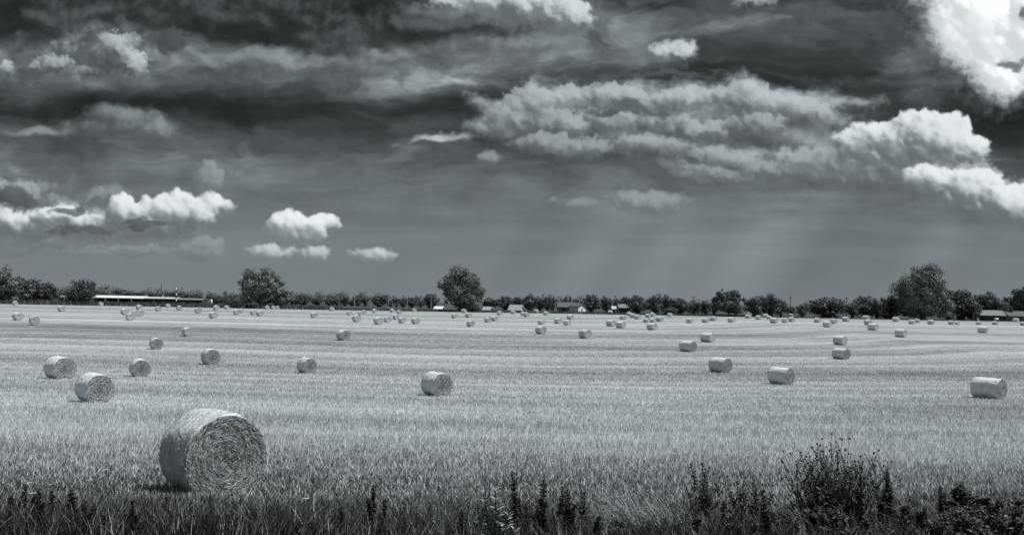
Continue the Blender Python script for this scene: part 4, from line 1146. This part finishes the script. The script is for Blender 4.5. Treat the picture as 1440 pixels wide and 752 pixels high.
def build_barn():
    o, y = place('low_barn', 240, 24, 'long low barn with a thin pale roof reaching behind the striped mast', 'barn')
    k = y / FPX
    he, hr = zrel(240, 420.0, y), zrel(240, 417.8, y)
    x0, x1, x2 = (195.5 - 240) * k, (248 - 240) * k, (284 - 240) * k
    m_ = MB(); m_.prism([(-.4, he), (3.5, hr), (7.4, he), (7.4, he - .14), (3.5, hr - .18), (-.4, he - .14)], x0, x1); m_.build('roof', MIDROOF, o)
    m_ = MB(); m_.prism([(-.4, he - .2), (3.5, hr - .3), (7.4, he - .2), (7.4, he - .34), (3.5, hr - .48), (-.4, he - .34)], x1 + .05, x2); m_.build('lean_to_roof', PALEROOF, o)
    m_ = MB(); m_.box(x0 + .2, x1 - .1, .3, 6.8, 0, he - .15); m_.box(x1, x2 - .2, .4, 6.7, 0, he - .36); m_.build('wall', DARKWALL, o)
    for i, px in enumerate((205, 216, 228, 238, 256, 267, 277)):
        m_ = MB(); dx = (px - 240) * k; m_.box(dx - .55, dx + .55, .24, .29, .9, 1.9); m_.build('window', MIDWALL if i % 3 else GLASS, o)
    m_ = MB(); m_.tube([(x0 + 1.4, 3.5, hr - .1), (x0 + 1.4, 3.5, hr + .5)], [.22, .22], 8); m_.build('roof_vent', METAL, o)
    m_ = MB(); m_.tube([(x0 + 7.6, 3.5, hr - .1), (x0 + 7.6, 3.5, hr + .9)], [.14, .14], 8); m_.build('chimney', WPAINT, o)
def build_mast():
    o, y = place('striped_mast', 247.5, 12, 'white and dark banded mast standing in front of the low barn', 'mast')
    h = zrel(247.5, 404, y); n = 7
    for i in range(n):
        m_ = MB(); z0, z1 = h * i / n, h * (i + 1) / n - .003
        m_.tube([(0, 0, z0), (0, 0, z1)], [.30 - .02 * i, .29 - .02 * i], 8); m_.build('band', WPAINT if i % 2 == 0 else DARKPOLE, o)
    m_ = MB(); m_.tube([(0, 0, h), (0, 0, h + 1.0)], [.05, .02], 5); m_.build('tip', METAL, o)
def cottage(name, px, off, wpx, top, eave, depth, roof_m, wall_m, label, cat, ridge='x', rz=0.0, chimney=False, door=True, n_win=2, foot=None):
    o, y = place(name, px, off, label, cat, None, rz)
    k = y / FPX; hw = wpx * k / 2
    hr, he = zrel(px, top, y), zrel(px, eave, y)
    if ridge == 'x':
        m_ = MB(); m_.prism([(-.5, he - .12), (depth / 2, hr), (depth + .5, he - .12), (depth + .5, he - .28), (depth / 2, hr - .2), (-.5, he - .28)], -hw - .4, hw + .4); rf = m_.build('roof', roof_m, o)
        m_ = MB(); m_.prism([(0, 0), (0, he - .3), (depth / 2, hr - .24), (depth, he - .3), (depth, 0)], -hw, hw); m_.build('wall', wall_m, o)
    else:
        m_ = MB()
        pr = [(-hw - .4, he - .12), (0, hr), (hw + .4, he - .12), (hw + .4, he - .28), (0, hr - .2), (-hw - .4, he - .28)]
        n = len(pr); v = [(a, -.5, b) for a, b in pr] + [(a, depth + .5, b) for a, b in pr]
        m_.add(v, [(i, (i + 1) % n, n + (i + 1) % n, n + i) for i in range(n)] + [(0, 1, 4, 5), (1, 2, 3, 4), (6, 11, 10, 7), (7, 10, 9, 8)]); rf = m_.build('roof', roof_m, o)
        pr = [(-hw, 0), (-hw, he - .3), (0, hr - .24), (hw, he - .3), (hw, 0)]; n = 5
        m_ = MB(); v = [(a, 0, b) for a, b in pr] + [(a, depth, b) for a, b in pr]
        m_.add(v, [(i, (i + 1) % n, n + (i + 1) % n, n + i) for i in range(n)] + [tuple(range(n))[::-1], tuple(range(n, 2 * n))]); m_.build('wall', wall_m, o)
    if chimney: m_ = MB(); m_.box(hw * .4, hw * .4 + .7, depth / 2 - .35, depth / 2 + .35, hr - .3, hr + .9); m_.build('chimney', MIDWALL, rf)
    for i in range(n_win):
        xx = -hw + 2 * hw * (i + 1) / (n_win + 1) + (.6 if door else 0)
        m_ = MB(); m_.box(xx - .5, xx + .5, -.03, .05, he * .38, he * .68); m_.build('window', GLASS, o)
    if door: m_ = MB(); m_.box(-hw * .55 - .45, -hw * .55 + .45, -.035, .05, 0, min(2.0, he * .72)); m_.build('door', DARKWALL, o)
    return o, y
def build_houses():
    # white-gabled house: dark hipped body with a bright gable wing
    o, y = cottage('farmhouse', 800, 28, 30, 425.0, 431.3, 8, GREYROOF, MIDWALL, 'grey-roofed farmhouse with a bright white gable wing', 'house', 'x', 0, False, True, 3)
    k = y / FPX; hr, he, w = zrel(813, 426.3, y), zrel(813, 430.6, y), 7.6 * k
    g_loc = (13 * k, -1.2, 0); g_rz = R(44)
    m_ = MB(); pr = [(-w, 0), (-w, he), (0, hr - .2), (w, he), (w, 0)]
    m_.add([(a, -2.0, b) for a, b in pr] + [(a, 3, b) for a, b in pr], [(i, (i + 1) % 5, 5 + (i + 1) % 5, 5 + i) for i in range(5)] + [(4, 3, 2, 1, 0), (5, 6, 7, 8, 9)]); g_ = m_.build('gable_wing', WPAINT, o, g_loc, g_rz)
    m_ = MB(); pr = [(-w - .4, he - .05), (0, hr + .12), (w + .4, he - .05), (w + .4, he - .2), (0, hr - .06), (-w - .4, he - .2)]
    m_.add([(a, -2.5, b) for a, b in pr] + [(a, 3, b) for a, b in pr], [(i, (i + 1) % 6, 6 + (i + 1) % 6, 6 + i) for i in range(6)] + [(0, 1, 4, 5), (1, 2, 3, 4), (6, 11, 10, 7), (7, 10, 9, 8)]); m_.build('wing_roof', GREYROOF, o, g_loc, g_rz)
    m_ = MB(); m_.box(-.35, .35, -2.04, -1.98, he * .3, he * .68); m_.build('window', GLASS, g_)
    cottage('barn', 734, 36, 7, 428.6, 435.8, 6, WHITE, WPAINT, 'barn with a steep bright white roof turned at a slant', 'barn', 'y', R(52), False, True, 0)
    cottage('small_barn', 691, 40, 5, 431.2, 435.8, 4, WHITE, MIDWALL, 'small outbuilding with a white slanted roof right of the tall oval tree', 'barn', 'y', R(48), False, False, 0)
    cottage('tunnel_shed', 616, 34, 10, 430.6, 433.8, 5, WHITE, MIDWALL, 'low white-roofed shed just left of the tall oval tree', 'shed', 'x', R(-8), False, True, 1)
    cottage('outbuilding', 866, 46, 9, 430.2, 434.0, 4, MIDROOF, WPAINT, 'small bright outbuilding left of the little grey-roofed cottage', 'shed', 'x', 0, False, True, 1)
    cottage('cottage', 878, 44, 14, 427.5, 432.2, 6, PALEROOF, DARKWALL, 'little cottage with a pale grey roof by the bushy grove', 'house', 'x', 0, False, True, 2)
    cottage('ranch_house', 1396, 16, 34, 436.2, 443.0, 9, PALEROOF, DARKWALL, 'low house with a broad pale roof among trees on the right', 'house', 'x', R(-6), False, True, 4)
    cottage('ranch_house', 1434, 20, 30, 437.4, 444.0, 9, GREYROOF, MIDWALL, 'grey-roofed house cut by the right edge of the picture', 'house', 'x', R(4), False, True, 3)
    # small white upright tank, white tank by the low house, sign board between the left trees
    o, y = place('upright_tank', 297, 6, 'small white upright tank in the uncut grass left of the wide pale tree', 'tank')
    h = zrel(297, 420.8, y); m_ = MB(); m_.tube([(0, 0, .3), (0, 0, h * .84), (0, 0, h * .95), (0, 0, h)], [.42, .42, .32, .05], 12); m_.build('tank_body', WPAINT, o, None, 0, True)
    m_ = MB(); m_.box(-.4, .4, -.4, .4, 0, .3); m_.build('plinth', MIDWALL, o)
    o, y = place('gas_tank', 1401, 11, 'white gas tank lying in front of the low house', 'tank')
    m_ = MB(); m_.tube([(-.95, 0, .75), (-.8, 0, .75), (.8, 0, .75), (.95, 0, .75)], [.1, .48, .48, .1], 12); m_.build('tank_body', WPAINT, o, None, 0, True)
    for s in (-.5, .5):
        m_ = MB(); m_.box(s - .1, s + .1, -.3, .3, 0, .35); m_.build('leg', METAL, o)
    o, y = place('sign_board', 87.5, 10, 'small pale board on posts between the trees on the far left', 'sign')
    h = zrel(87, 414.6, y); m_ = MB(); m_.box(-.9, .9, -.06, .06, h * .74, h); m_.build('board', WPAINT, o)
    for s in (-.62, .62):
        m_ = MB(); m_.tube([(s, .14, 0), (s, .14, h * .95)], [.07, .07], 6); m_.build('post', WPAINT, o)
    # poles
    g1 = 'thin pale poles along the far edge'
    for px, top, off, lab in ((456, 424, 20, 'short thin pale pole left of all the taller ones'), (476.5, 421.5, 20, 'second short thin pale pole, left of the taller ones'), (498.5, 415.5, 20, 'leftmost of the tall thin pale poles'),
                              (521.3, 415, 20, 'second of the tall thin pale poles from the left'), (546.3, 414, 20, 'third of the tall thin pale poles from the left'), (572.3, 416, 20, 'fourth of the tall thin pale poles, right of the dark spire'),
                              (606, 418, 18, 'fifth thin pale pole, in front of the round tree by the tall oval one')):
        o, y = place('lamp_pole', px, off, lab, 'pole', g1); h = zrel(px, top, y)
        m_ = MB(); m_.tube([(0, 0, 0), (0, 0, h)], [.16, .10], 7); m_.build('shaft', POLEM, o)
        m_ = MB(); m_.box(-.12, .7, -.08, .08, h, h + .1); m_.build('arm', POLEM, o)
    for px, top, off, lab, big in ((226, 399.5, 60, 'thin dark aerial pole rising behind the low barn', 0), (865.5, 415, 70, 'faint utility pole behind the little cottage', 1), (975.5, 415.5, 24, 'dark utility pole right of the bushy grove', 1),
                              (1111.5, 416.5, 28, 'second dark utility pole, left of the low wide tree', 1), (1190.5, 417.5, 40, 'utility pole rising right of the low wide tree', 1), (763.5, 413, 90, 'faint utility pole above the barn-to-house row', 1), (787.5, 416, 90, 'faint utility pole left of the dark conifers', 1)):
        o, y = place('utility_pole', px, off, lab, 'pole', 'dark utility poles behind the field'); h = zrel(px, top, y)
        m_ = MB(); m_.tube([(0, 0, 0), (0, 0, h)], [.17, .11], 7); m_.build('shaft', DARKPOLE, o)
        if big:
            m_ = MB(); m_.box(-.9, .9, -.17, -.09, h - .7, h - .55); m_.build('crossarm', DARKPOLE, o)
build_shed(); build_barn(); build_mast(); build_houses()

# ------------------------------------------------------------------ weeds of the near verge
WEED = LEAF
STEM = blade_material('weed_stem')
def ribbons(paths, w0, w1, alb):
    """paths (n,k,3) -> two crossed tapering strips each"""
    n, k = paths.shape[:2]; vs, fs, al = [], [], []; o = 0
    for ax in (np.array([1, 0, 0.]), np.array([0, 1, 0.])):
        w = (w0[:, None] * (1 - np.linspace(0, 1, k)) + w1[:, None] * np.linspace(0, 1, k))[..., None] / 2
        v = np.stack([paths - ax * w, paths + ax * w], 2).reshape(-1, 3)
        q = np.arange(k - 1) * 2
        f = (np.arange(n)[:, None, None] * 2 * k + q[None, :, None] + np.array([0, 1, 3, 2])).ravel() + o
        vs.append(v); fs.append(f); al.append(np.repeat(alb, 2 * k)); o += len(v)
    F = np.concatenate(fs)
    return np.concatenate(vs), F, np.full(len(F) // 4, 4), np.concatenate(al)
def leaves_along(paths, per, ln, rng, alb0, droop=.3, asp=.32, lo=.1, hi=1.0):
    n, k = paths.shape[:2]; m_ = n * per
    i = np.repeat(np.arange(n), per); t = rng.uniform(lo, hi, m_) * (k - 1); a = np.minimum(t.astype(int), k - 2); f = (t - a)[:, None]
    P = paths[i, a] * (1 - f) + paths[i, a + 1] * f
    th = rng.uniform(0, 6.28, m_); d = np.stack([np.cos(th), np.sin(th), rng.uniform(-droop, .9, m_)], -1); d /= np.linalg.norm(d, axis=1)[:, None]
    s = (ln * rng.uniform(.5, 1.3, m_) * (1.15 - .6 * t / (k - 1)))[:, None]
    sd = np.cross(d, np.array([0, 0, 1.]) + .5 * unit(m_, rng)); sd /= np.maximum(np.linalg.norm(sd, axis=1), 1e-5)[:, None]
    mid = P + d * s * .5 + np.array([0, 0, .06]) * s
    v = np.stack([P, mid + sd * s * asp * .5, P + d * s - np.array([0, 0, .12]) * s, mid - sd * s * asp * .5], 1).reshape(-1, 3)
    al = alb0 * rng.uniform(.5, 1.7, m_)
    return v, np.arange(4 * m_), np.full(m_, 4), np.repeat(al, 4)
def stem_paths(n, h, spread, rng, k=7, sway=.05, r0=.06, curve=1.6):
    th = rng.uniform(0, 6.28, n); q = np.sqrt(rng.random(n)); t = np.linspace(0, 1, k)
    hh = h * rng.uniform(.62, 1.0, n) * (1 - .22 * q)
    r = spread * q
    X = r0 * np.cos(th)[:, None] * q[:, None] + (r * np.cos(th))[:, None] * t ** curve + rng.normal(0, sway, (n, 1)) * np.sin(t * 4)
    Yy = r0 * np.sin(th)[:, None] * q[:, None] + (r * np.sin(th))[:, None] * t ** curve + rng.normal(0, sway, (n, 1)) * np.sin(t * 3)
    return np.stack([X, Yy, hh[:, None] * t], -1)
def buds(tips, rad, rng, alb):
    vs, fs, al = [], [], []
    n = len(tips); o6 = np.array([[1, 0, 0], [0, 1, 0], [-1, 0, 0], [0, -1, 0], [0, 0, 1.3], [0, 0, -1.0]])
    r = (rad * rng.uniform(.6, 1.3, n))[:, None, None]
    v = (tips[:, None] + o6[None] * r).reshape(-1, 3)
    tri = np.array([[0, 1, 4], [1, 2, 4], [2, 3, 4], [3, 0, 4], [1, 0, 5], [2, 1, 5], [3, 2, 5], [0, 3, 5]])
    f = (np.arange(n)[:, None, None] * 6 + tri[None]).ravel()
    return v, f, np.full(n * 8, 3), np.repeat(alb * rng.uniform(.6, 1.5, n), 6)
def part(name, data, m_, parent):
    v, f, c, al = data
    return link(name, mesh_np(name, v, f, c, False, {'albedo': al}), m_, parent)
def weed(name, px, py_top, dist, wpx, label, cat, n, per, leaf, seed, bud=0, group=None, branch=True, alb=.05, asp=.3, curve=1.5, hi=1.0):
    """many-stemmed weed: stems, leaves, flower buds"""
    rng = np.random.default_rng(seed); dist *= 1.2 if dist < 10 else 1.0
    p = at(px, dist); p = Vector((ray(px, 700).x / ray(px, 700).y * dist, dist, zt(0, dist)))
    h = ztop(px, py_top, dist) - p.z; sp = wpx / FPX * dist / 2
    o = empty(name, p, label, cat, group)
    paths = stem_paths(n, h, sp, rng, 7, .025, .04 + sp * .25, curve)
    allp = paths
    if branch:                                            # short side shoots in the upper half
        m_ = n * 3; i = rng.integers(0, n, m_); t = rng.uniform(.35, .9, m_) * 6; a = t.astype(int); b0 = paths[i, a]
        th = rng.uniform(0, 6.28, m_); L = h * rng.uniform(.10, .26, m_); q = np.linspace(0, 1, 7)
        X = b0[:, None] + np.stack([np.cos(th)[:, None] * q * L[:, None] * .5, np.sin(th)[:, None] * q * L[:, None] * .5, q ** .8 * L[:, None]], -1)
        allp = np.concatenate([paths, X])
    sv = ribbons(allp, np.full(len(allp), .010), np.full(len(allp), .004), np.full(len(allp), alb * .9))
    if bud:                                               # budded tips belong to their stems
        bv = buds(allp[:, -1], bud, rng, alb * 1.3)
        sv = (np.concatenate([sv[0], bv[0]]), np.concatenate([sv[1], bv[1] + len(sv[0])]), np.concatenate([sv[2], bv[2]]), np.concatenate([sv[3], bv[3]]))
    part('stems', sv, STEM, o)
    part('foliage', leaves_along(allp, per, leaf, rng, alb, .2, asp, .05, hi), WEED, o)
    return o
def build_weeds():
    W1 = 'bushy weeds along the roadside verge'
    weed('thistle_bush', 1172, 606, 9.6, 124, 'biggest dark thistle bush, fanning out with many budded stems', 'thistle', 84, 15, .050, 1, .016, W1, True, .05, .26, 1.05)
    weed('thistle_bush', 1172, 668, 9.4, 96, 'low dense thistle growth at the foot of the biggest bush', 'thistle', 36, 34, .09, 2, .012, W1, True, .035)
    weed('thistle', 993, 643, 9.3, 44, 'leftmost dark thistle of the right verge, narrow with budded tips', 'thistle', 18, 20, .055, 3, .014, W1, True, .04, .26, 1.3)
    weed('thistle', 1052, 666, 9.2, 46, 'second dark thistle from the left on the right verge', 'thistle', 18, 22, .055, 4, .014, W1, True, .035, .26, 1.3)
    weed('thistle', 1110, 690, 9.0, 56, 'short dark thistle at the left foot of the biggest bush', 'thistle', 16, 28, .07, 5, .012, W1)
    weed('dock_plant', 1254, 640, 9.3, 40, 'clump of tall straight dark seed spikes right of the biggest bush', 'weed', 9, 230, .075, 6, 0, W1, False, .03, .5, 2.0)
    weed('dock_plant', 1237, 672, 9.2, 12, 'single short dark spike between the biggest bush and the spike clump', 'weed', 3, 200, .065, 7, 0, W1, False, .03, .5, 2.0)
    weed('leafy_weed', 1360, 664, 9.0, 58, 'leafy dark weed with a pointed top near the right corner', 'weed', 14, 34, .09, 8, 0, W1, True, .045, .5)
    weed('leafy_weed', 1308, 700, 8.4, 90, 'low dark leafy weed under the spike clump', 'weed', 22, 34, .08, 9, 0, W1, True, .05, .4, 1.0)
    weed('leafy_weed', 1425, 690, 8.5, 120, 'dark leafy thicket filling the lower right corner', 'weed', 40, 34, .09, 10, 0, W1, True, .055, .45, 1.0)
    weed('leafy_weed', 1365, 712, 8.2, 110, 'low dark weeds in front of the pointed one near the right corner', 'weed', 30, 30, .085, 11, 0, W1, True, .055, .4, 1.0)
    weed('leafy_weed', 1170, 716, 8.3, 150, 'low tangle of dark weeds in front of the biggest bush', 'weed', 34, 30, .08, 12, 0, W1, True, .06, .35, 1.0)
    weed('leafy_weed', 1035, 722, 8.3, 90, 'low dark weeds in front of the two left thistles of the right verge', 'weed', 20, 30, .07, 13, 0, W1, True, .045, .35, 1.0)
    weed('leafy_weed', 968, 715, 8.4, 34, 'small dark weed at the left end of the right verge', 'weed', 9, 28, .07, 14, 0, W1, True, .05, .4, 1.0)
    weed('leafy_weed', 612, 735, 8.2, 40, 'low leafy plant cut by the bottom edge left of the broad-leaved milkweed', 'weed', 9, 14, .10, 15, 0, W1, False, .11, .45, 1.0)
    weed('leafy_weed', 860, 722, 8.3, 60, 'small dark weed under the pale leaning grass', 'weed', 10, 26, .07, 16, 0, W1, True, .05, .4, 1.0)
    weed('leafy_weed', 462, 728, 8.3, 44, 'small broad-leaved weed at the bottom edge right of the huge bale', 'weed', 9, 18, .08, 17, 0, W1, True, .07, .4, 1.0)
    weed('leafy_weed', 692, 712, 10.2, 120, 'low dark growth around the broad-leaved milkweed', 'weed', 30, 30, .09, 18, 0, W1, True, .03, .4, 1.0)
    # milkweed: one stem, paired oblong leaves
    rng = np.random.default_rng(40); d = 9.1
    p = Vector((ray(697, 700).x / ray(697, 700).y * d, d, zt(0, d)))
    o = empty('milkweed', p, 'broad-leaved milkweed with stacked pairs of shiny leaves at the bottom middle', 'weed', W1)
    h = ztop(697, 690, d) - p.z
    stems = []
    V, F, Cn, A = [], [], [], []; ofs = 0
    for (dx, hh, nl) in ((0, h, 19), (-.10, h * .86, 16), (-.18, h * .72, 14), (.13, h * .66, 13), (.05, h * .6, 12), (-.06, h * .66, 12), (.22, h * .5, 10), (.1, h * .45, 9)):
        t = np.linspace(0, 1, 6); pth = np.stack([dx * t ** .7, .04 * np.sin(t * 3), hh * t], -1); stems.append(pth)
        for i in range(nl):
            q = .12 + .88 * i / (nl - 1); c = np.array([dx * q ** .7, .04 * math.sin(q * 3), hh * q])
            for s in (0, PI):
                th = s + rng.normal(0, .55); up = .3 + .7 * q ** 3
                dv = np.array([math.cos(th), math.sin(th), up]); dv /= np.linalg.norm(dv)
                L = .115 * rng.uniform(.8, 1.15) * (1 - .35 * q ** 4); sd = np.cross(dv, [0, 0, 1.]); sd /= np.linalg.norm(sd); sd *= L * .22
                nz_ = np.cross(sd, dv); nz_ /= np.linalg.norm(nz_)
                ct = [c, c + dv * L * .3, c + dv * L * .7, c + dv * L]
                v = [ct[0], ct[1] + sd + nz_ * .006, ct[1], ct[1] - sd + nz_ * .006, ct[2] + sd * .9 + nz_ * .004, ct[2], ct[2] - sd * .9 + nz_ * .004, ct[3] - nz_ * .01]
                V += v; F += [x + ofs for x in (0, 1, 2, 0, 2, 3, 1, 4, 5, 2, 2, 5, 6, 3, 4, 7, 5, 5, 7, 6)]; Cn += [3, 3, 4, 4, 3, 3]
                A += [rng.uniform(.14, .34)] * 8; ofs += 8
    part('stems', ribbons(np.array(stems), np.full(8, .012), np.full(8, .006), np.full(8, .07)), STEM, o)
    part('leaves', (np.array(V), np.array(F), np.array(Cn), np.array(A)), WEED, o)
    # tall dark seed stalks
    rng = np.random.default_rng(9); r = random.Random(21)
    def stalk(seed):
        g = np.random.default_rng(seed); o = empty('seed_stalk', (0, 0, 0), None, None)
        pth = stem_paths(2, 1.0, .05, g, 7, .012, .02)
        part('stems', ribbons(pth, np.full(2, .014), np.full(2, .006), np.full(2, .025)), STEM, o)
        part('seed_spike', leaves_along(pth, 260, .075, g, .032, .1, .55, .12, 1.0), WEED, o)
        return o
    protos = [stalk(50 + i) for i in range(3)]; used = set()
    spots = []
    for px, top in ((8, 700), (16, 690), (38, 684), (47, 668), (59, 676), (70, 692), (80, 704), (97, 678), (106, 700), (118, 706), (124, 696), (132, 712), (140, 704), (150, 716), (163, 722), (172, 726), (181, 714), (192, 704), (203, 722), (218, 726), (232, 700), (246, 724), (262, 730)):
        spots.append((px, top - 4, 10.1 + r.uniform(-.6, .8), 'dark seed stalk among the grass left of and below the huge bale', 'dark seed stalks in the lower left grass'))
    for px, top in ((728, 660), (733, 664), (766, 652), (790, 684), (800, 676), (808, 668), (822, 690), (836, 694), (742, 700), (756, 706), (777, 704), (524, 662), (538, 700), (486, 690), (655, 700), (570, 712), (640, 720)):
        spots.append((px, top, 10.1 + r.uniform(-.5, .8), 'thin dark seed stalk in the grass at the bottom middle', 'thin dark seed stalks at the bottom middle'))
    for px, top in ((1022, 690), (1078, 684), (1088, 700), (1143, 668), (1212, 650), (1284, 686), (1296, 694), (1326, 682), (1338, 700), (1396, 696), (1412, 704), (1430, 690)):
        spots.append((px, top, 10.1 + r.uniform(-.5, .6), 'separate dark seed stalk among the weeds of the right verge', 'dark seed stalks on the right verge'))
    for i, (px, top, d, lab, grp) in enumerate(spots):
        k = i % 3; o = protos[k] if k not in used else copy_tree(protos[k]); used.add(k)
        p = Vector((ray(px, 700).x / ray(px, 700).y * d, d, zt(0, d))); h = ztop(px, top, d) - p.z
        o.location = p; o.scale = (1.0, 1.0, h); o.rotation_euler = (r.uniform(-.08, .08), r.uniform(-.08, .08), r.uniform(0, 6))
        tag(o, lab, 'weed stalk', grp)
    # pale flat flower heads (wild carrot)
    def umbel(seed):
        g = np.random.default_rng(seed); o = empty('wild_carrot', (0, 0, 0), None, None)
        pth = stem_paths(1, 1.0, .06, g, 7, .02, .01); pth[..., 2] *= 1 / pth[0, -1, 2]
        part('stem', ribbons(pth, np.full(1, .007), np.full(1, .004), np.full(1, .12)), STEM, o)
        tip = pth[0, -1]; n = 46; a = g.uniform(0, 6.28, n); q = np.sqrt(g.random(n)) * .042
        P = tip + np.stack([np.cos(a) * q, np.sin(a) * q, .008 - q * .1 + g.uniform(-.003, .003, n)], -1)
        N = np.array([0, 0, 1.]) + .35 * unit(n, g)
        part('flower_head', leaf_quads(P, N / np.linalg.norm(N, axis=1)[:, None], np.full(n, .009), np.full(n, .46), g, 1.0), STEM, o)
        return o
    protos = [umbel(80), umbel(81)]; used = set()
    for i, (px, top) in enumerate(((40, 679), (70, 680.5), (126, 656), (150, 659.5), (128, 674), (158, 699), (108, 716), (211, 720), (167, 728), (174, 739), (210, 713), (191, 715), (247, 663), (252, 669), (260, 673), (427, 701), (432, 718), (418, 733), (446, 732), (467, 736), (429, 750), (50, 692), (30, 729), (322, 742))):
        d = 11.6 + r.uniform(-.8, 1.2)
        if 240 < px < 262: d = 15.4
        k = i % 2; o = protos[k] if k not in used else copy_tree(protos[k]); used.add(k)
        p = Vector((ray(px, 700).x / ray(px, 700).y * d, d, zt(0, d))); h = ztop(px, top, d) - p.z
        s = r.uniform(.7, 1.2) if d < 14 else 1.1; o.location = p; o.scale = (s, s, h); o.rotation_euler[2] = r.uniform(0, 6)
        tag(o, 'pale flat wild carrot flower head in the grass around the huge bale' if px < 300 or d > 14 else 'pale flat wild carrot flower head at the bottom edge right of the huge bale', 'wild flower', 'wild carrot left of the huge bale' if px < 300 else 'wild carrot right of the huge bale')
    # pale dry grass leaning over
    for px, py, tx, ty, n, seed, lab in ((902, 752, 838, 690, 120, 61, 'clump of pale dry grass leaning left at the bottom middle'), (948, 756, 892, 704, 90, 62, 'second smaller clump of pale dry grass leaning left'),
                                         (1316, 752, 1262, 708, 40, 63, 'pale dry grass bent over under the dark spike clump'), (1130, 752, 1070, 706, 40, 64, 'pale dry grass bent over left of the biggest bush'), (1005, 756, 960, 722, 40, 65, 'pale dry grass by the leftmost thistle of the right verge'), (1395, 756, 1350, 706, 40, 66, 'pale dry grass bent over in the dark right corner')):
        g = np.random.default_rng(seed); d = 10.4
        p = Vector((ray(px, 700).x / ray(px, 700).y * d, d, zt(0, d)))
        o = empty('dry_grass_clump', p, lab, 'grass clump', 'clumps of pale dry grass on the verge')
        t = np.linspace(0, 1, 7); dx = (tx - px) / FPX * d; h = ztop(tx, ty, d) - p.z
        sx = dx * g.uniform(.25, 1.2, n); hh = h * g.uniform(.6, 1.1, n); b0 = g.normal(0, .10, n); by = g.normal(0, .12, n)
        pth = np.stack([b0[:, None] + sx[:, None] * t ** 1.3, by[:, None] + g.normal(0, .22, n)[:, None] * t, hh[:, None] * (1.45 * t - .45 * t ** 3 * g.uniform(.7, 1.5, n)[:, None])], -1)
        part('blades', ribbons(pth, np.full(n, .010), np.full(n, .003), g.uniform(.15, .75, n) * (1 if px < 960 else .6)), STEM, o)
build_weeds()
